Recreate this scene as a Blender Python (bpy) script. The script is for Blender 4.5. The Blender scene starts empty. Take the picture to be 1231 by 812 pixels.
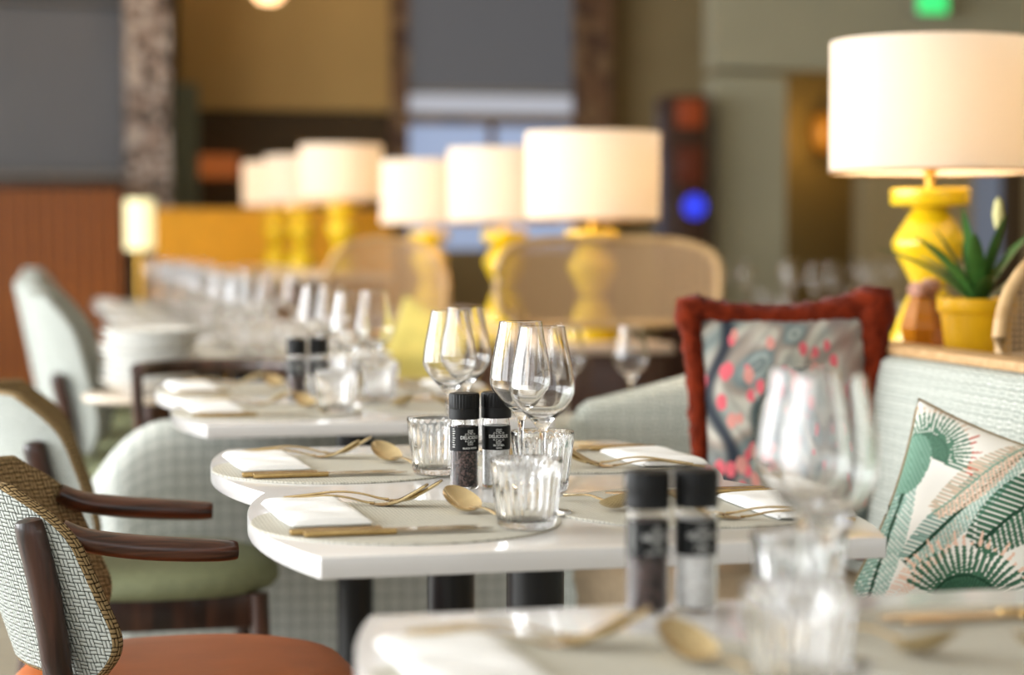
import bpy, bmesh, math, random
from mathutils import Vector, Matrix
random.seed(7)
sc = bpy.context.scene
C = sc.collection
PI = math.pi

# ------------------------------------------------------------------ camera, world, light, exposure
FPX = 2430.0                       # focal length in pixels of the 1231 x 812 frame
CAM_Z = 1.097
PITCH = math.atan(121.0 / FPX)     # the horizon lies 121 px above the middle
ROW = math.radians(13.0)           # the row of tables runs 13 degrees to the left of the view
cam = bpy.data.cameras.new('camera'); cam_o = bpy.data.objects.new('camera', cam); C.objects.link(cam_o)
cam.sensor_width = 36.0; cam.lens = FPX / 1231.0 * 36.0
cam_o.location = (0, 0, CAM_Z); cam_o.rotation_euler = (PI / 2 - PITCH, 0, 0)
cam.dof.use_dof = True; cam.dof.focus_distance = 2.70; cam.dof.aperture_fstop = 2.3
cam.clip_start = 0.05
sc.camera = cam_o
sc.view_settings.view_transform = 'Standard'; sc.view_settings.look = 'None'
sc.view_settings.gamma = 1.0; sc.view_settings.use_curve_mapping = False
sc.view_settings.exposure = 0.30
sc.cycles.use_denoising = True
sc.cycles.max_bounces = 14; sc.cycles.transmission_bounces = 14; sc.cycles.transparent_max_bounces = 24
sc.cycles.sample_clamp_indirect = 6.0

world = bpy.data.worlds.new('world'); sc.world = world; world.use_nodes = True
world.node_tree.nodes['Background'].inputs[0].default_value = (0.93, 0.97, 1.0, 1)
world.node_tree.nodes['Background'].inputs[1].default_value = 1.0

ca, sa = math.cos(ROW), math.sin(ROW)
def P(v, u, z=0.0):                # v across the row of tables, u along it
    return Vector((v * ca - u * sa, v * sa + u * ca, z))

def area(name, loc, direction, sx, sy, power, col=(1, 1, 1)):
    l = bpy.data.lights.new(name, 'AREA'); l.shape = 'RECTANGLE'; l.size = sx; l.size_y = sy
    l.energy = power; l.color = col
    o = bpy.data.objects.new(name, l); C.objects.link(o); o.location = loc
    o.rotation_euler = Vector(direction).to_track_quat('-Z', 'Y').to_euler()
    return o
WIN_U = [-1.6, 1.2, 4.0, 6.8, 9.6]     # daylight: five tall windows in the left wall, two behind the camera
for i, wu in enumerate(WIN_U):
    area('window_daylight', P(-4.55, wu, 1.85), P(1, 0, -0.12), 2.3, 2.9, [25, 125, 265, 205, 165][i], (0.95, 0.98, 1.0))
for wv in (-2.2, 1.2, 4.4):
    area('window_daylight', P(wv, -3.55, 1.85), P(0, 1, -0.12), 2.3, 2.9, 9, (0.97, 0.98, 1.0))

# ------------------------------------------------------------------ materials
def new_mat(name):
    m = bpy.data.materials.new(name); m.use_nodes = True
    nt = m.node_tree; b = nt.nodes['Principled BSDF']
    return m, nt, b
def srgb(h):
    h = h.lstrip('#'); r = [int(h[i:i + 2], 16) / 255 for i in (0, 2, 4)]
    return tuple((c / 12.92 if c <= .04045 else ((c + .055) / 1.055) ** 2.4) for c in r) + (1,)
def plain(name, hexc, rough=0.5, metal=0.0, noise=0.0, nscale=30.0, bump=0.0, spec=0.5, coat=0.0, sheen=0.0):
    m, nt, b = new_mat(name)
    b.inputs['Base Color'].default_value = srgb(hexc); b.inputs['Roughness'].default_value = rough
    b.inputs['Metallic'].default_value = metal; b.inputs['Specular IOR Level'].default_value = spec
    b.inputs['Coat Weight'].default_value = coat; b.inputs['Sheen Weight'].default_value = sheen
    if noise or bump:
        tc = nt.nodes.new('ShaderNodeTexCoord'); n = nt.nodes.new('ShaderNodeTexNoise')
        n.inputs['Scale'].default_value = nscale; n.inputs['Detail'].default_value = 5
        nt.links.new(tc.outputs['Object'], n.inputs['Vector'])
        if noise:
            mx = nt.nodes.new('ShaderNodeMix'); mx.data_type = 'RGBA'; mx.blend_type = 'MULTIPLY'
            mx.inputs[0].default_value = 1.0; mx.inputs[6].default_value = srgb(hexc)
            mr = nt.nodes.new('ShaderNodeMapRange'); mr.inputs[1].default_value = .3; mr.inputs[2].default_value = .7
            mr.inputs[3].default_value = 1 - noise; mr.inputs[4].default_value = 1 + noise * .4
            nt.links.new(n.outputs['Fac'], mr.inputs[0]); nt.links.new(mr.outputs[0], mx.inputs[7])
            nt.links.new(mx.outputs[2], b.inputs['Base Color'])
        if bump:
            bp = nt.nodes.new('ShaderNodeBump'); bp.inputs['Strength'].default_value = bump; bp.inputs['Distance'].default_value = .01
            nt.links.new(n.outputs['Fac'], bp.inputs['Height']); nt.links.new(bp.outputs[0], b.inputs['Normal'])
    return m
def emit(name, hexc, strength, base=None):
    m, nt, b = new_mat(name)
    b.inputs['Base Color'].default_value = srgb(base or hexc); b.inputs['Roughness'].default_value = .4
    b.inputs['Emission Color'].default_value = srgb(hexc); b.inputs['Emission Strength'].default_value = strength
    return m
def glass(name, tint=(1, 1, 1, 1), rough=0.0, ior=1.45):
    m, nt, b = new_mat(name)
    b.inputs['Base Color'].default_value = tint; b.inputs['Transmission Weight'].default_value = 1
    b.inputs['Roughness'].default_value = rough; b.inputs['IOR'].default_value = ior
    return m
def mnode(nt, op, a, b=None, c=None):
    n = nt.nodes.new('ShaderNodeMath'); n.operation = op
    for i, x in enumerate((a, b, c)):
        if x is None: continue
        if isinstance(x, (int, float)): n.inputs[i].default_value = x
        else: nt.links.new(x, n.inputs[i])
    return n.outputs[0]
def weave(name, pitch, light, mid, dark, accent=None, ratio=2.0, rough=.9, bump=.6, plaid=0.0, plaidhex='#7d8a80', plaidpitch=.03, aspect=1.0):
    """Basket weave: strands pass over one another in a chequer of cells; UV is in metres."""
    m, nt, b = new_mat(name)
    uv = nt.nodes.new('ShaderNodeUVMap'); sp = nt.nodes.new('ShaderNodeSeparateXYZ'); nt.links.new(uv.outputs[0], sp.inputs[0])
    nz = nt.nodes.new('ShaderNodeTexNoise'); nz.inputs['Scale'].default_value = 25; nz.inputs['Detail'].default_value = 2
    nt.links.new(uv.outputs[0], nz.inputs['Vector'])
    wob = mnode(nt, 'MULTIPLY', mnode(nt, 'SUBTRACT', nz.outputs['Fac'], .5), .5)
    U = mnode(nt, 'ADD', mnode(nt, 'DIVIDE', sp.outputs[0], pitch), wob)
    V = mnode(nt, 'ADD', mnode(nt, 'DIVIDE', sp.outputs[1], pitch * aspect), wob)
    fu, fv = mnode(nt, 'FRACT', U), mnode(nt, 'FRACT', V)
    chk = mnode(nt, 'MODULO', mnode(nt, 'ADD', mnode(nt, 'ABSOLUTE', mnode(nt, 'FLOOR', U)), mnode(nt, 'ABSOLUTE', mnode(nt, 'FLOOR', V))), 2.0)
    def prof(x, w): # rounded strand
        a = mnode(nt, 'ABSOLUTE', mnode(nt, 'SUBTRACT', mnode(nt, 'MULTIPLY', x, 2.0), 1.0))
        return mnode(nt, 'SUBTRACT', 1.0, mnode(nt, 'POWER', a, w))
    f2u = mnode(nt, 'FRACT', mnode(nt, 'MULTIPLY', fu, ratio)); f2v = mnode(nt, 'FRACT', mnode(nt, 'MULTIPLY', fv, ratio))
    across_h = mnode(nt, 'MULTIPLY', prof(f2v, 2.4), prof(fu, 8.0))
    across_v = mnode(nt, 'MULTIPLY', prof(f2u, 2.4), prof(fv, 8.0))
    h = mnode(nt, 'ADD', mnode(nt, 'MULTIPLY', across_h, mnode(nt, 'SUBTRACT', 1.0, chk)), mnode(nt, 'MULTIPLY', across_v, chk))
    n2 = nt.nodes.new('ShaderNodeTexNoise'); n2.inputs['Scale'].default_value = 1 / pitch * .8; n2.inputs['Detail'].default_value = 3
    nt.links.new(uv.outputs[0], n2.inputs['Vector'])
    hh = mnode(nt, 'MULTIPLY', h, mnode(nt, 'ADD', .55, mnode(nt, 'MULTIPLY', n2.outputs['Fac'], .8)))
    cr = nt.nodes.new('ShaderNodeValToRGB'); e = cr.color_ramp.elements
    e[0].position = .16; e[0].color = srgb(dark); e[1].position = .75; e[1].color = srgb(light)
    k = e.new(.42); k.color = srgb(mid)
    nt.links.new(hh, cr.inputs[0]); col = cr.outputs[0]
    if plaid:
        pu = mnode(nt, 'LESS_THAN', mnode(nt, 'FRACT', mnode(nt, 'DIVIDE', sp.outputs[0], plaidpitch)), .45)
        pv = mnode(nt, 'LESS_THAN', mnode(nt, 'FRACT', mnode(nt, 'DIVIDE', sp.outputs[1], plaidpitch)), .45)
        f = mnode(nt, 'MULTIPLY', mnode(nt, 'ADD', pu, pv), plaid * .5)
        mx = nt.nodes.new('ShaderNodeMix'); mx.data_type = 'RGBA'; nt.links.new(f, mx.inputs[0]); nt.links.new(col, mx.inputs[6])
        mx.inputs[7].default_value = srgb(plaidhex); col = mx.outputs[2]
    nt.links.new(col, b.inputs['Base Color']); b.inputs['Roughness'].default_value = rough; b.inputs['Specular IOR Level'].default_value = .15
    bp = nt.nodes.new('ShaderNodeBump'); bp.inputs['Strength'].default_value = bump; bp.inputs['Distance'].default_value = pitch * .3
    nt.links.new(h, bp.inputs['Height']); nt.links.new(bp.outputs[0], b.inputs['Normal'])
    return m
def wood(name, c1, c2, rough=.35, scale=(3, 40, 40), coat=.2):
    m, nt, b = new_mat(name)
    tc = nt.nodes.new('ShaderNodeTexCoord'); mp = nt.nodes.new('ShaderNodeMapping'); mp.inputs['Scale'].default_value = scale
    n = nt.nodes.new('ShaderNodeTexNoise'); n.inputs['Scale'].default_value = 1.5; n.inputs['Detail'].default_value = 6; n.inputs['Distortion'].default_value = .6
    nt.links.new(tc.outputs['Object'], mp.inputs[0]); nt.links.new(mp.outputs[0], n.inputs['Vector'])
    cr = nt.nodes.new('ShaderNodeValToRGB'); e = cr.color_ramp.elements
    e[0].position = .35; e[0].color = srgb(c1); e[1].position = .68; e[1].color = srgb(c2)
    nt.links.new(n.outputs['Fac'], cr.inputs[0]); nt.links.new(cr.outputs[0], b.inputs['Base Color'])
    b.inputs['Roughness'].default_value = rough; b.inputs['Coat Weight'].default_value = coat
    return m
def attr_mat(name, rough=.85, sheen=.2, bump=0.2, bscale=500):
    m, nt, b = new_mat(name)
    a = nt.nodes.new('ShaderNodeAttribute'); a.attribute_name = 'Print'
    nt.links.new(a.outputs['Color'], b.inputs['Base Color'])
    b.inputs['Roughness'].default_value = rough; b.inputs['Sheen Weight'].default_value = sheen; b.inputs['Specular IOR Level'].default_value = .2
    tc = nt.nodes.new('ShaderNodeTexCoord'); n = nt.nodes.new('ShaderNodeTexNoise'); n.inputs['Scale'].default_value = bscale
    nt.links.new(tc.outputs['Object'], n.inputs['Vector'])
    bp = nt.nodes.new('ShaderNodeBump'); bp.inputs['Strength'].default_value = bump; bp.inputs['Distance'].default_value = .002
    nt.links.new(n.outputs['Fac'], bp.inputs['Height']); nt.links.new(bp.outputs[0], b.inputs['Normal'])
    return m
def spotted(name, c1, c2, c3, scale, rough=.6):
    m, nt, b = new_mat(name)
    tc = nt.nodes.new('ShaderNodeTexCoord'); v = nt.nodes.new('ShaderNodeTexVoronoi'); v.inputs['Scale'].default_value = scale
    nt.links.new(tc.outputs['Object'], v.inputs['Vector'])
    s = nt.nodes.new('ShaderNodeSeparateColor'); nt.links.new(v.outputs['Color'], s.inputs[0])
    cr = nt.nodes.new('ShaderNodeValToRGB'); e = cr.color_ramp.elements; cr.color_ramp.interpolation = 'CONSTANT'
    e[0].position = 0; e[0].color = srgb(c1); e[1].position = .66; e[1].color = srgb(c3); k = e.new(.33); k.color = srgb(c2)
    nt.links.new(s.outputs[0], cr.inputs[0]); nt.links.new(cr.outputs[0], b.inputs['Base Color']); b.inputs['Roughness'].default_value = rough
    bp = nt.nodes.new('ShaderNodeBump'); bp.inputs['Strength'].default_value = .7; bp.inputs['Distance'].default_value = .3 / scale; bp.invert = True
    nt.links.new(v.outputs['Distance'], bp.inputs['Height']); nt.links.new(bp.outputs[0], b.inputs['Normal'])
    return m
def cane_mat(name):
    m, nt, b = new_mat(name)
    uv = nt.nodes.new('ShaderNodeUVMap'); sp = nt.nodes.new('ShaderNodeSeparateXYZ'); nt.links.new(uv.outputs[0], sp.inputs[0])
    fu = mnode(nt, 'FRACT', mnode(nt, 'DIVIDE', sp.outputs[0], .011)); fv = mnode(nt, 'FRACT', mnode(nt, 'DIVIDE', sp.outputs[1], .011))
    a = mnode(nt, 'MAXIMUM', mnode(nt, 'LESS_THAN', fu, .42), mnode(nt, 'LESS_THAN', fv, .42))
    b.inputs['Base Color'].default_value = srgb('#c9a57c'); b.inputs['Roughness'].default_value = .55
    nt.links.new(a, b.inputs['Alpha'])
    return m

M = {}
M['table'] = plain('table_laminate', '#dedcdb', .16, spec=.5, coat=.15)
M['black_metal'] = plain('black_metal', '#0b0b0d', .35, spec=.4)
M['mat'] = weave('placemat_vinyl', .0048, '#cfccc1', '#c2bfb3', '#9c998e', rough=.6, bump=.15, ratio=1.0)
M['napkin'] = plain('white_cotton', '#f4f4f4', .9, spec=.1, bump=.15, nscale=300)
M['gold'] = plain('brushed_gold', '#d6c29a', .12, metal=1.0, noise=.12, nscale=60)
M['goldmatte'] = plain('gold_handle', '#b79a66', .26, metal=1.0, noise=.15, nscale=90)
M['blade'] = plain('gold_blade', '#dccdb4', .16, metal=1.0)
M['glass'] = glass('clear_glass')
M['jar'] = glass('jar_glass', (1, 1, 1, 1), 0, 1.22)
M['capblack'] = plain('black_plastic', '#0b0b0c', .5, spec=.3)
M['label'] = plain('black_label', '#060708', .5, spec=.25)
M['print'] = plain('label_white_print', '#d8d8d4', .5)
M['pepper'] = spotted('peppercorns', '#3a2a24', '#66504a', '#1c1412', 420, .7)
M['salt'] = spotted('coarse_salt', '#f4f3f0', '#fbfbf9', '#e6e4e0', 330, .6)
M['tweed'] = weave('light_tweed', .0115, '#bcc0ba', '#9ea39c', '#373b37')
M['tweed_brown'] = weave('brown_tweed', .0135, '#a48c66', '#75603f', '#140d08')  # browner, darker weave for the inside and rim of the chair backs
M['tweed_small'] = weave('pale_tweed', .0165, '#d3d6ce', '#bcc1b9', '#707a72', plaid=.2, plaidpitch=.033, plaidhex='#8b968e')
M['tweed_check'] = weave('checked_tweed', .012, '#e6e7e2', '#c9cdc6', '#868f89', plaid=.42, plaidpitch=.030, plaidhex='#87938d')
M['walnut'] = wood('walnut', '#1d0f0a', '#4a2a1c', .32, (30, 30, 3))
M['walnut_arm'] = wood('walnut_arm', '#241009', '#5d3422', .28, (4, 60, 60))
M['leather'] = plain('cognac_leather', '#bd6630', .42, noise=.12, nscale=12, bump=.12, spec=.4)
M['green_leather'] = plain('olive_green_fabric', '#7d8262', .7, noise=.12, nscale=60, bump=.2)
M['tan'] = plain('tan_seat_fabric', '#8d7a60', .8, noise=.15, nscale=50)
M['oak'] = wood('pale_oak', '#b58c5e', '#d4af80', .5, (3, 40, 40), 0)
M['darkwood'] = wood('dark_stained_wood', '#2a1710', '#4b2c1d', .4, (30, 30, 2))
M['stone_top'] = plain('pale_stone_top', '#cdbfae', .3, noise=.08, nscale=8)
M['yellow'] = plain('yellow_ceramic', '#e2bf14', .22, spec=.5, coat=.4)
M['yellow_pot'] = plain('yellow_pot_glaze', '#e0a90c', .35, spec=.4, noise=.06, nscale=20)
M['brass'] = plain('brass', '#c79a45', .3, metal=1.0)
M['red_fur'] = plain('rust_velvet', '#74270f', .95, noise=.45, nscale=45, bump=.8, spec=.05, sheen=.12)
M['floral'] = attr_mat('floral_print')
M['palm'] = attr_mat('palm_print')
M['leaf'] = plain('leaf_green', '#3f6b2a', .45, noise=.25, nscale=25)
M['bud'] = plain('pale_bud', '#d7cf8e', .6)
M['soil'] = plain('potting_soil', '#3a281c', .95, noise=.3, nscale=90, bump=.6)
M['cane'] = cane_mat('cane_webbing')
M['cane_rim'] = wood('rattan_rim', '#b8935f', '#d8b585', .5, (10, 10, 10), 0)
M['porcelain'] = plain('white_porcelain', '#efefec', .2, coat=.2)
M['mustard'] = plain('mustard_velvet', '#cdbb5e', .85, sheen=.4, noise=.12, nscale=30)
M['floor'] = wood('floor_oak', '#857c6b', '#9f9683', .5, (1.2, 14, 1), .1)
M['ceil'] = plain('ceiling_paint', '#d9d4c8', .9, noise=.04, nscale=4)
M['wall'] = plain('left_wall_paint', '#d8d4ca', .9, noise=.04, nscale=4)
M['shade'] = None
def shade_mat():
    m, nt, b = new_mat('linen_shade')
    out = nt.nodes['Material Output']
    d = nt.nodes.new('ShaderNodeBsdfDiffuse'); t = nt.nodes.new('ShaderNodeBsdfTranslucent'); mx = nt.nodes.new('ShaderNodeMixShader')
    w = nt.nodes.new('ShaderNodeTexWave'); w.inputs['Scale'].default_value = 160; w.inputs['Distortion'].default_value = 3
    tc = nt.nodes.new('ShaderNodeTexCoord'); nt.links.new(tc.outputs['Object'], w.inputs['Vector'])
    cr = nt.nodes.new('ShaderNodeValToRGB'); cr.color_ramp.elements[0].color = (.80, .76, .70, 1); cr.color_ramp.elements[1].color = (.88, .85, .80, 1)
    nt.links.new(w.outputs['Color'], cr.inputs[0])
    nt.links.new(cr.outputs[0], d.inputs[0]); nt.links.new(cr.outputs[0], t.inputs[0])
    mx.inputs[0].default_value = .5; nt.links.new(d.outputs[0], mx.inputs[1]); nt.links.new(t.outputs[0], mx.inputs[2])
    nt.links.new(mx.outputs[0], out.inputs[0]); nt.nodes.remove(b)
    return m
M['shade'] = shade_mat()
M['bulb'] = emit('bulb', '#ffd9a0', 12)

# ------------------------------------------------------------------ mesh helpers
class MB:
    def __init__(s): s.v = []; s.f = []; s.uv = []; s.mi = []
    def add(s, vs, fs, uvs=None, mi=0):
        o = len(s.v); s.v += [tuple(p) for p in vs]
        for k, f in enumerate(fs):
            s.f.append(tuple(i + o for i in f)); s.mi.append(mi)
            s.uv.append(uvs[k] if uvs else [(vs[i][0], vs[i][1]) for i in f])
        return s
    def grid(s, fn, nu, nv, closed=False, mi=0, uvf=None, flip=False):
        """fn(i,j) -> point; uvf(i,j) -> uv."""
        vs = [fn(i, j) for i in range(nu + (0 if closed else 1)) for j in range(nv + 1)]
        fs, us = [], []
        n = nu if closed else nu + 1
        for i in range(nu):
            for j in range(nv):
                a, b = (i % n) * (nv + 1) + j, ((i + 1) % n) * (nv + 1) + j
                f = [a, b, b + 1, a + 1]; q = [(i, j), (i + 1, j), (i + 1, j + 1), (i, j + 1)]
                if flip: f.reverse(); q.reverse()
                fs.append(f); us.append([uvf(*k) if uvf else (k[0] / nu, k[1] / nv) for k in q])
        return s.add(vs, fs, us, mi)
    def lathe(s, prof, seg=48, mi=0, rib=None, center=(0, 0, 0)):
        """prof: (r, z) from bottom to top on the outside, then back down inside; rib(th, k) scales the radius."""
        cx, cy, cz = center; n = len(prof)
        def fn(i, j):
            th = 2 * PI * i / seg; r, z = prof[j]
            if rib: r *= rib(th, j)
            return (cx + r * math.cos(th), cy + r * math.sin(th), cz + z)
        return s.grid(fn, seg, n - 1, True, mi, uvf=lambda i, j: (i / seg * 2 * PI * .2, prof[j][1]))
    def box(s, c, d, bev=0.0, seg=2, mi=0):
        bm = bmesh.new(); bmesh.ops.create_cube(bm, size=1)
        bmesh.ops.scale(bm, vec=d, verts=bm.verts)
        if bev: bmesh.ops.bevel(bm, geom=bm.edges[:], offset=bev, segments=seg, affect='EDGES', profile=.5)
        bmesh.ops.translate(bm, vec=c, verts=bm.verts)
        return s.frombm(bm, mi)
    def frombm(s, bm, mi=0):
        bm.verts.ensure_lookup_table(); bm.normal_update()
        vs = [v.co[:] for v in bm.verts]; fs = [[v.index for v in f.verts] for f in bm.faces]
        us = []
        for f in bm.faces:
            nx, ny, nz = (abs(a) for a in f.normal)
            if nz >= nx and nz >= ny: us.append([(v.co.x, v.co.y) for v in f.verts])
            elif nx >= ny: us.append([(v.co.y, v.co.z) for v in f.verts])
            else: us.append([(v.co.x, v.co.z) for v in f.verts])
        bm.free(); return s.add(vs, fs, us, mi)
    def prism(s, pts, z0, z1, bev=0.0, seg=2, mi=0):
        bm = bmesh.new(); vs = [bm.verts.new((x, y, z0)) for x, y in pts]
        f = bm.faces.new(vs); f.normal_update()
        if f.normal.z > 0: f.normal_flip()
        r = bmesh.ops.extrude_face_region(bm, geom=[f]); nv = [e for e in r['geom'] if isinstance(e, bmesh.types.BMVert)]
        bmesh.ops.translate(bm, vec=(0, 0, z1 - z0), verts=nv)
        bm.normal_update()
        if bev:
            es = [e for e in bm.edges if abs(e.verts[0].co.z - e.verts[1].co.z) < 1e-6]
            bmesh.ops.bevel(bm, geom=es, offset=bev, segments=seg, affect='EDGES', profile=.5)
        bmesh.ops.recalc_face_normals(bm, faces=bm.faces)
        return s.frombm(bm, mi)
    def tube(s, path, rad, seg=12, flat=1.0, up=(0, 0, 1), mi=0, caps=True):
        """path of points, rad per point (number or list); flat scales the section along 'up'."""
        pts = [Vector(p) for p in path]; n = len(pts); upv = Vector(up)
        rad = rad if isinstance(rad, (list, tuple)) else [rad] * n
        fl = flat if isinstance(flat, (list, tuple)) else [flat] * n
        fr = []
        for i in range(n):
            t = (pts[min(i + 1, n - 1)] - pts[max(i - 1, 0)]).normalized()
            a = t.cross(upv)
            if a.length < 1e-4: a = t.cross(Vector((1, 0, 0)))
            a.normalize(); b = a.cross(t).normalized(); fr.append((a, b))
        vs = []
        for i in range(n):
            a, b = fr[i]
            for k in range(seg):
                th = 2 * PI * k / seg
                vs.append(pts[i] + a * (math.cos(th) * rad[i]) + b * (math.sin(th) * rad[i] * fl[i]))
        fs = []
        for i in range(n - 1):
            for k in range(seg):
                k2 = (k + 1) % seg
                fs.append([i * seg + k, i * seg + k2, (i + 1) * seg + k2, (i + 1) * seg + k])
        if caps:
            fs.append(list(range(seg))[::-1]); fs.append([(n - 1) * seg + k for k in range(seg)])
        return s.add(vs, fs, None, mi)
    def mesh(s, name, mats, smooth=True, angle=38):
        me = bpy.data.meshes.new(name); me.from_pydata(s.v, [], s.f)
        uvl = me.uv_layers.new(name='UVMap'); flat = []
        for u in s.uv:
            for a in u: flat += [a[0], a[1]]
        uvl.data.foreach_set('uv', flat)
        me.polygons.foreach_set('material_index', s.mi)
        for m in (mats if isinstance(mats, (list, tuple)) else [mats]): me.materials.append(m)
        bm = bmesh.new(); bm.from_mesh(me); bmesh.ops.recalc_face_normals(bm, faces=bm.faces); bm.to_mesh(me); bm.free()
        if smooth:
            me.polygons.foreach_set('use_smooth', [True] * len(me.polygons)); me.set_sharp_from_angle(angle=math.radians(angle))
        me.update(); return me
    def build(s, name, mats, parent=None, smooth=True, angle=38, label=None):
        o = bpy.data.objects.new(name, s.mesh(name, mats, smooth, angle)); C.objects.link(o)
        if parent: o.parent = parent
        if label: o['label'] = label
        return o
def part(name, me, parent):
    o = bpy.data.objects.new(name, me); C.objects.link(o); o.parent = parent; return o
def tag(o, label, cat, group=None, kind=None):
    o['label'] = label; o['category'] = cat
    if group: o['group'] = group
    if kind: o['kind'] = kind
    return o
def put(o, v, u, z=0, rot=0):
    o.location = P(v, u, z); o.rotation_euler = (0, 0, ROW + rot); return o
def thing(name, label, cat, v, u, z=0, rot=0, group=None):
    o = bpy.data.objects.new(name, None); C.objects.link(o); o.empty_display_size = .05
    return put(tag(o, label, cat, group), v, u, z, rot)
def struct(name, mb, mat, parent=None, label=None):
    o = mb.build(name, mat, parent, smooth=False)
    if not parent: o['kind'] = 'structure'
    if label: o['label'] = label
    return o
def copy_tree(o, parent=None):
    c = o.copy(); C.objects.link(c); c.parent = parent
    for ch in list(o.children): copy_tree(ch, c)
    return c
USED = set()
def place(proto, label, group, v, u, z=0, rot=0):
    """Moves the prototype the first time, later a copy of it with copies of its parts."""
    o = proto if proto.name not in USED else copy_tree(proto)
    USED.add(proto.name); USED.add(o.name)
    o['label'] = label
    if group: o['group'] = group
    elif 'group' in o: del o['group']
    return put(o, v, u, z, rot)
def smooth_path(pts, n=6):
    """Catmull-Rom through the points."""
    pts = [Vector(p) for p in pts]; out = []
    for i in range(len(pts) - 1):
        p0, p1, p2, p3 = pts[max(i - 1, 0)], pts[i], pts[i + 1], pts[min(i + 2, len(pts) - 1)]
        for k in range(n):
            t = k / n
            out.append(.5 * ((2 * p1) + (p2 - p0) * t + (2 * p0 - 5 * p1 + 4 * p2 - p3) * t * t + (3 * p1 - p0 - 3 * p2 + p3) * t ** 3))
    out.append(pts[-1]); return out

# a pixel of the photograph as a viewing direction, used to survey where far walls stand
def ray_vu(x, y):
    d = Vector((x - 615.5, FPX, -(y - 406)))
    cp, sp_ = math.cos(PITCH), math.sin(PITCH)
    d = Vector((d.x, d.y * cp + d.z * sp_, -d.y * sp_ + d.z * cp))
    return d.x * ca + d.y * sa, -d.x * sa + d.y * ca, d.z
def on_plane(x, y, U):
    dv, du, dz = ray_vu(x, y); t = U / du
    return dv * t, CAM_Z + dz * t

# ------------------------------------------------------------------ the room
CEIL = 3.7
V0, V1, U0, U1 = -4.3, 7.2, -3.3, 17.0
def slab(name, v0, v1, u0, u1, z0, z1, mat, parent=None, label=None):
    o = struct(name, MB().box((0, 0, 0), (v1 - v0, u1 - u0, z1 - z0)), mat, parent, label)
    if not parent: put(o, (v0 + v1) / 2, (u0 + u1) / 2, (z0 + z1) / 2)
    else: o.location = ((v0 + v1) / 2, (u0 + u1) / 2, (z0 + z1) / 2)
    return o
slab('floor', V0, V1, U0, U1, -.1, 0, M['floor'])
slab('ceiling', V0, V1, U0, U1, CEIL, CEIL + .1, M['ceil'])
M['olive'] = plain('olive_wall_paint', '#a8966e', .85, noise=.05, nscale=3)
M['beige'] = plain('beige_wall_paint', '#bf9c60', .85, noise=.05, nscale=3)
M['greyolive'] = plain('grey_olive_paint', '#aaa78f', .85, noise=.05, nscale=3)
M['darkrecess'] = plain('dark_recess_paint', '#4a381e', .8)
slab('wall_right', V1, V1 + .2, U0, U1, 0, CEIL, M['olive'])
def window_wall(name, along_u, pos, lo, hi, centres, w, z0, z1, mat):
    """A wall with real openings; mullions and sills as parts."""
    root = bpy.data.objects.new(name, None); C.objects.link(root); root['kind'] = 'structure'
    put(root, 0, 0, 0)
    def seg(nm, a0, a1, b0, b1, m, t=.2, off=0):
        if a1 - a0 < .01: return
        d = (t, a1 - a0, b1 - b0) if along_u else (a1 - a0, t, b1 - b0)
        c = (pos + off, (a0 + a1) / 2, (b0 + b1) / 2) if along_u else ((a0 + a1) / 2, pos + off, (b0 + b1) / 2)
        o = MB().box(c, d).build(nm, m, root, smooth=False)
    seg('wall_below_windows', lo, hi, 0, z0, mat); seg('wall_above_windows', lo, hi, z1, CEIL, mat)
    e = lo
    for c in sorted(centres):
        seg('wall_pier', e, c - w / 2, z0, z1, mat); e = c + w / 2
        seg('mullion', c - .03, c + .03, z0, z1, M['black_metal'], .06); seg('window_rail', c - w / 2, c + w / 2, 2.4, 2.45, M['black_metal'], .06)
        seg('window_sill', c - w / 2, c + w / 2, z0 - .03, z0, M['oak'], .3, .0)
    seg('wall_pier', e, hi, z0, z1, mat)
window_wall('wall_left', True, V0 - .1, U0, U1, WIN_U, 2.4, .35, 3.35, M['wall'])
window_wall('wall_front', False, U0 - .1, V0, V1, (-2.2, 1.2, 4.4), 2.4, .35, 3.35, M['wall'])

BW = 16.5                                    # the far wall
def wall_piece(name, x0, y0, x1, y1, mat, U=BW, t=.25, to_floor=False, to_ceil=False, parent=None):
    va, zt = on_plane(x0, y0, U); vb, zb = on_plane(x1, y1, U)
    if to_floor: zb = 0
    if to_ceil: zt = CEIL
    return slab(name, va, vb, U, U + t, zb, zt, mat, parent)
slab('wall_back', V0, V1, BW + .3, BW + .5, 0, CEIL, M['olive'])
wall_piece('wall_panel_beige', 214, 0, 476, 134, M['beige'], BW, .25, to_ceil=True)['label'] = 'beige painted upper wall over the dark shelf recess'
# dark recess with a lit shelf strip
rec = wall_piece('wall_recess', 238, 134, 476, 250, M['darkrecess'], BW + .1, .15, to_floor=True); rec['label'] = 'dark wall recess behind the small lamps'
M['amber_strip'] = emit('amber_shelf_light', '#8a420a', .8, '#3a1a05')
o = wall_piece('shelf_light', 238, 186, 288, 214, M['amber_strip'], BW, .06)
tag(o, 'dim orange lit shelf strip in the dark wall recess', 'light', kind='thing')
# stone-clad column
M['stoneclad'] = spotted('stone_cladding', '#a08c80', '#55473f', '#bdb0a6', 19, .8)
M['greengrey'] = plain('grey_green_paint', '#7f8672', .8)
o = wall_piece('stone_column', 150, 0, 206, 300, M['stoneclad'], 15.2, .5, to_floor=True, to_ceil=True); tag(o, 'rough stone clad column beside the dark grey panel', 'column', kind='structure')
o = wall_piece('trim_1', 206, 100, 240, 262, M['greengrey'], BW - .05, .3, to_floor=True)
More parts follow.
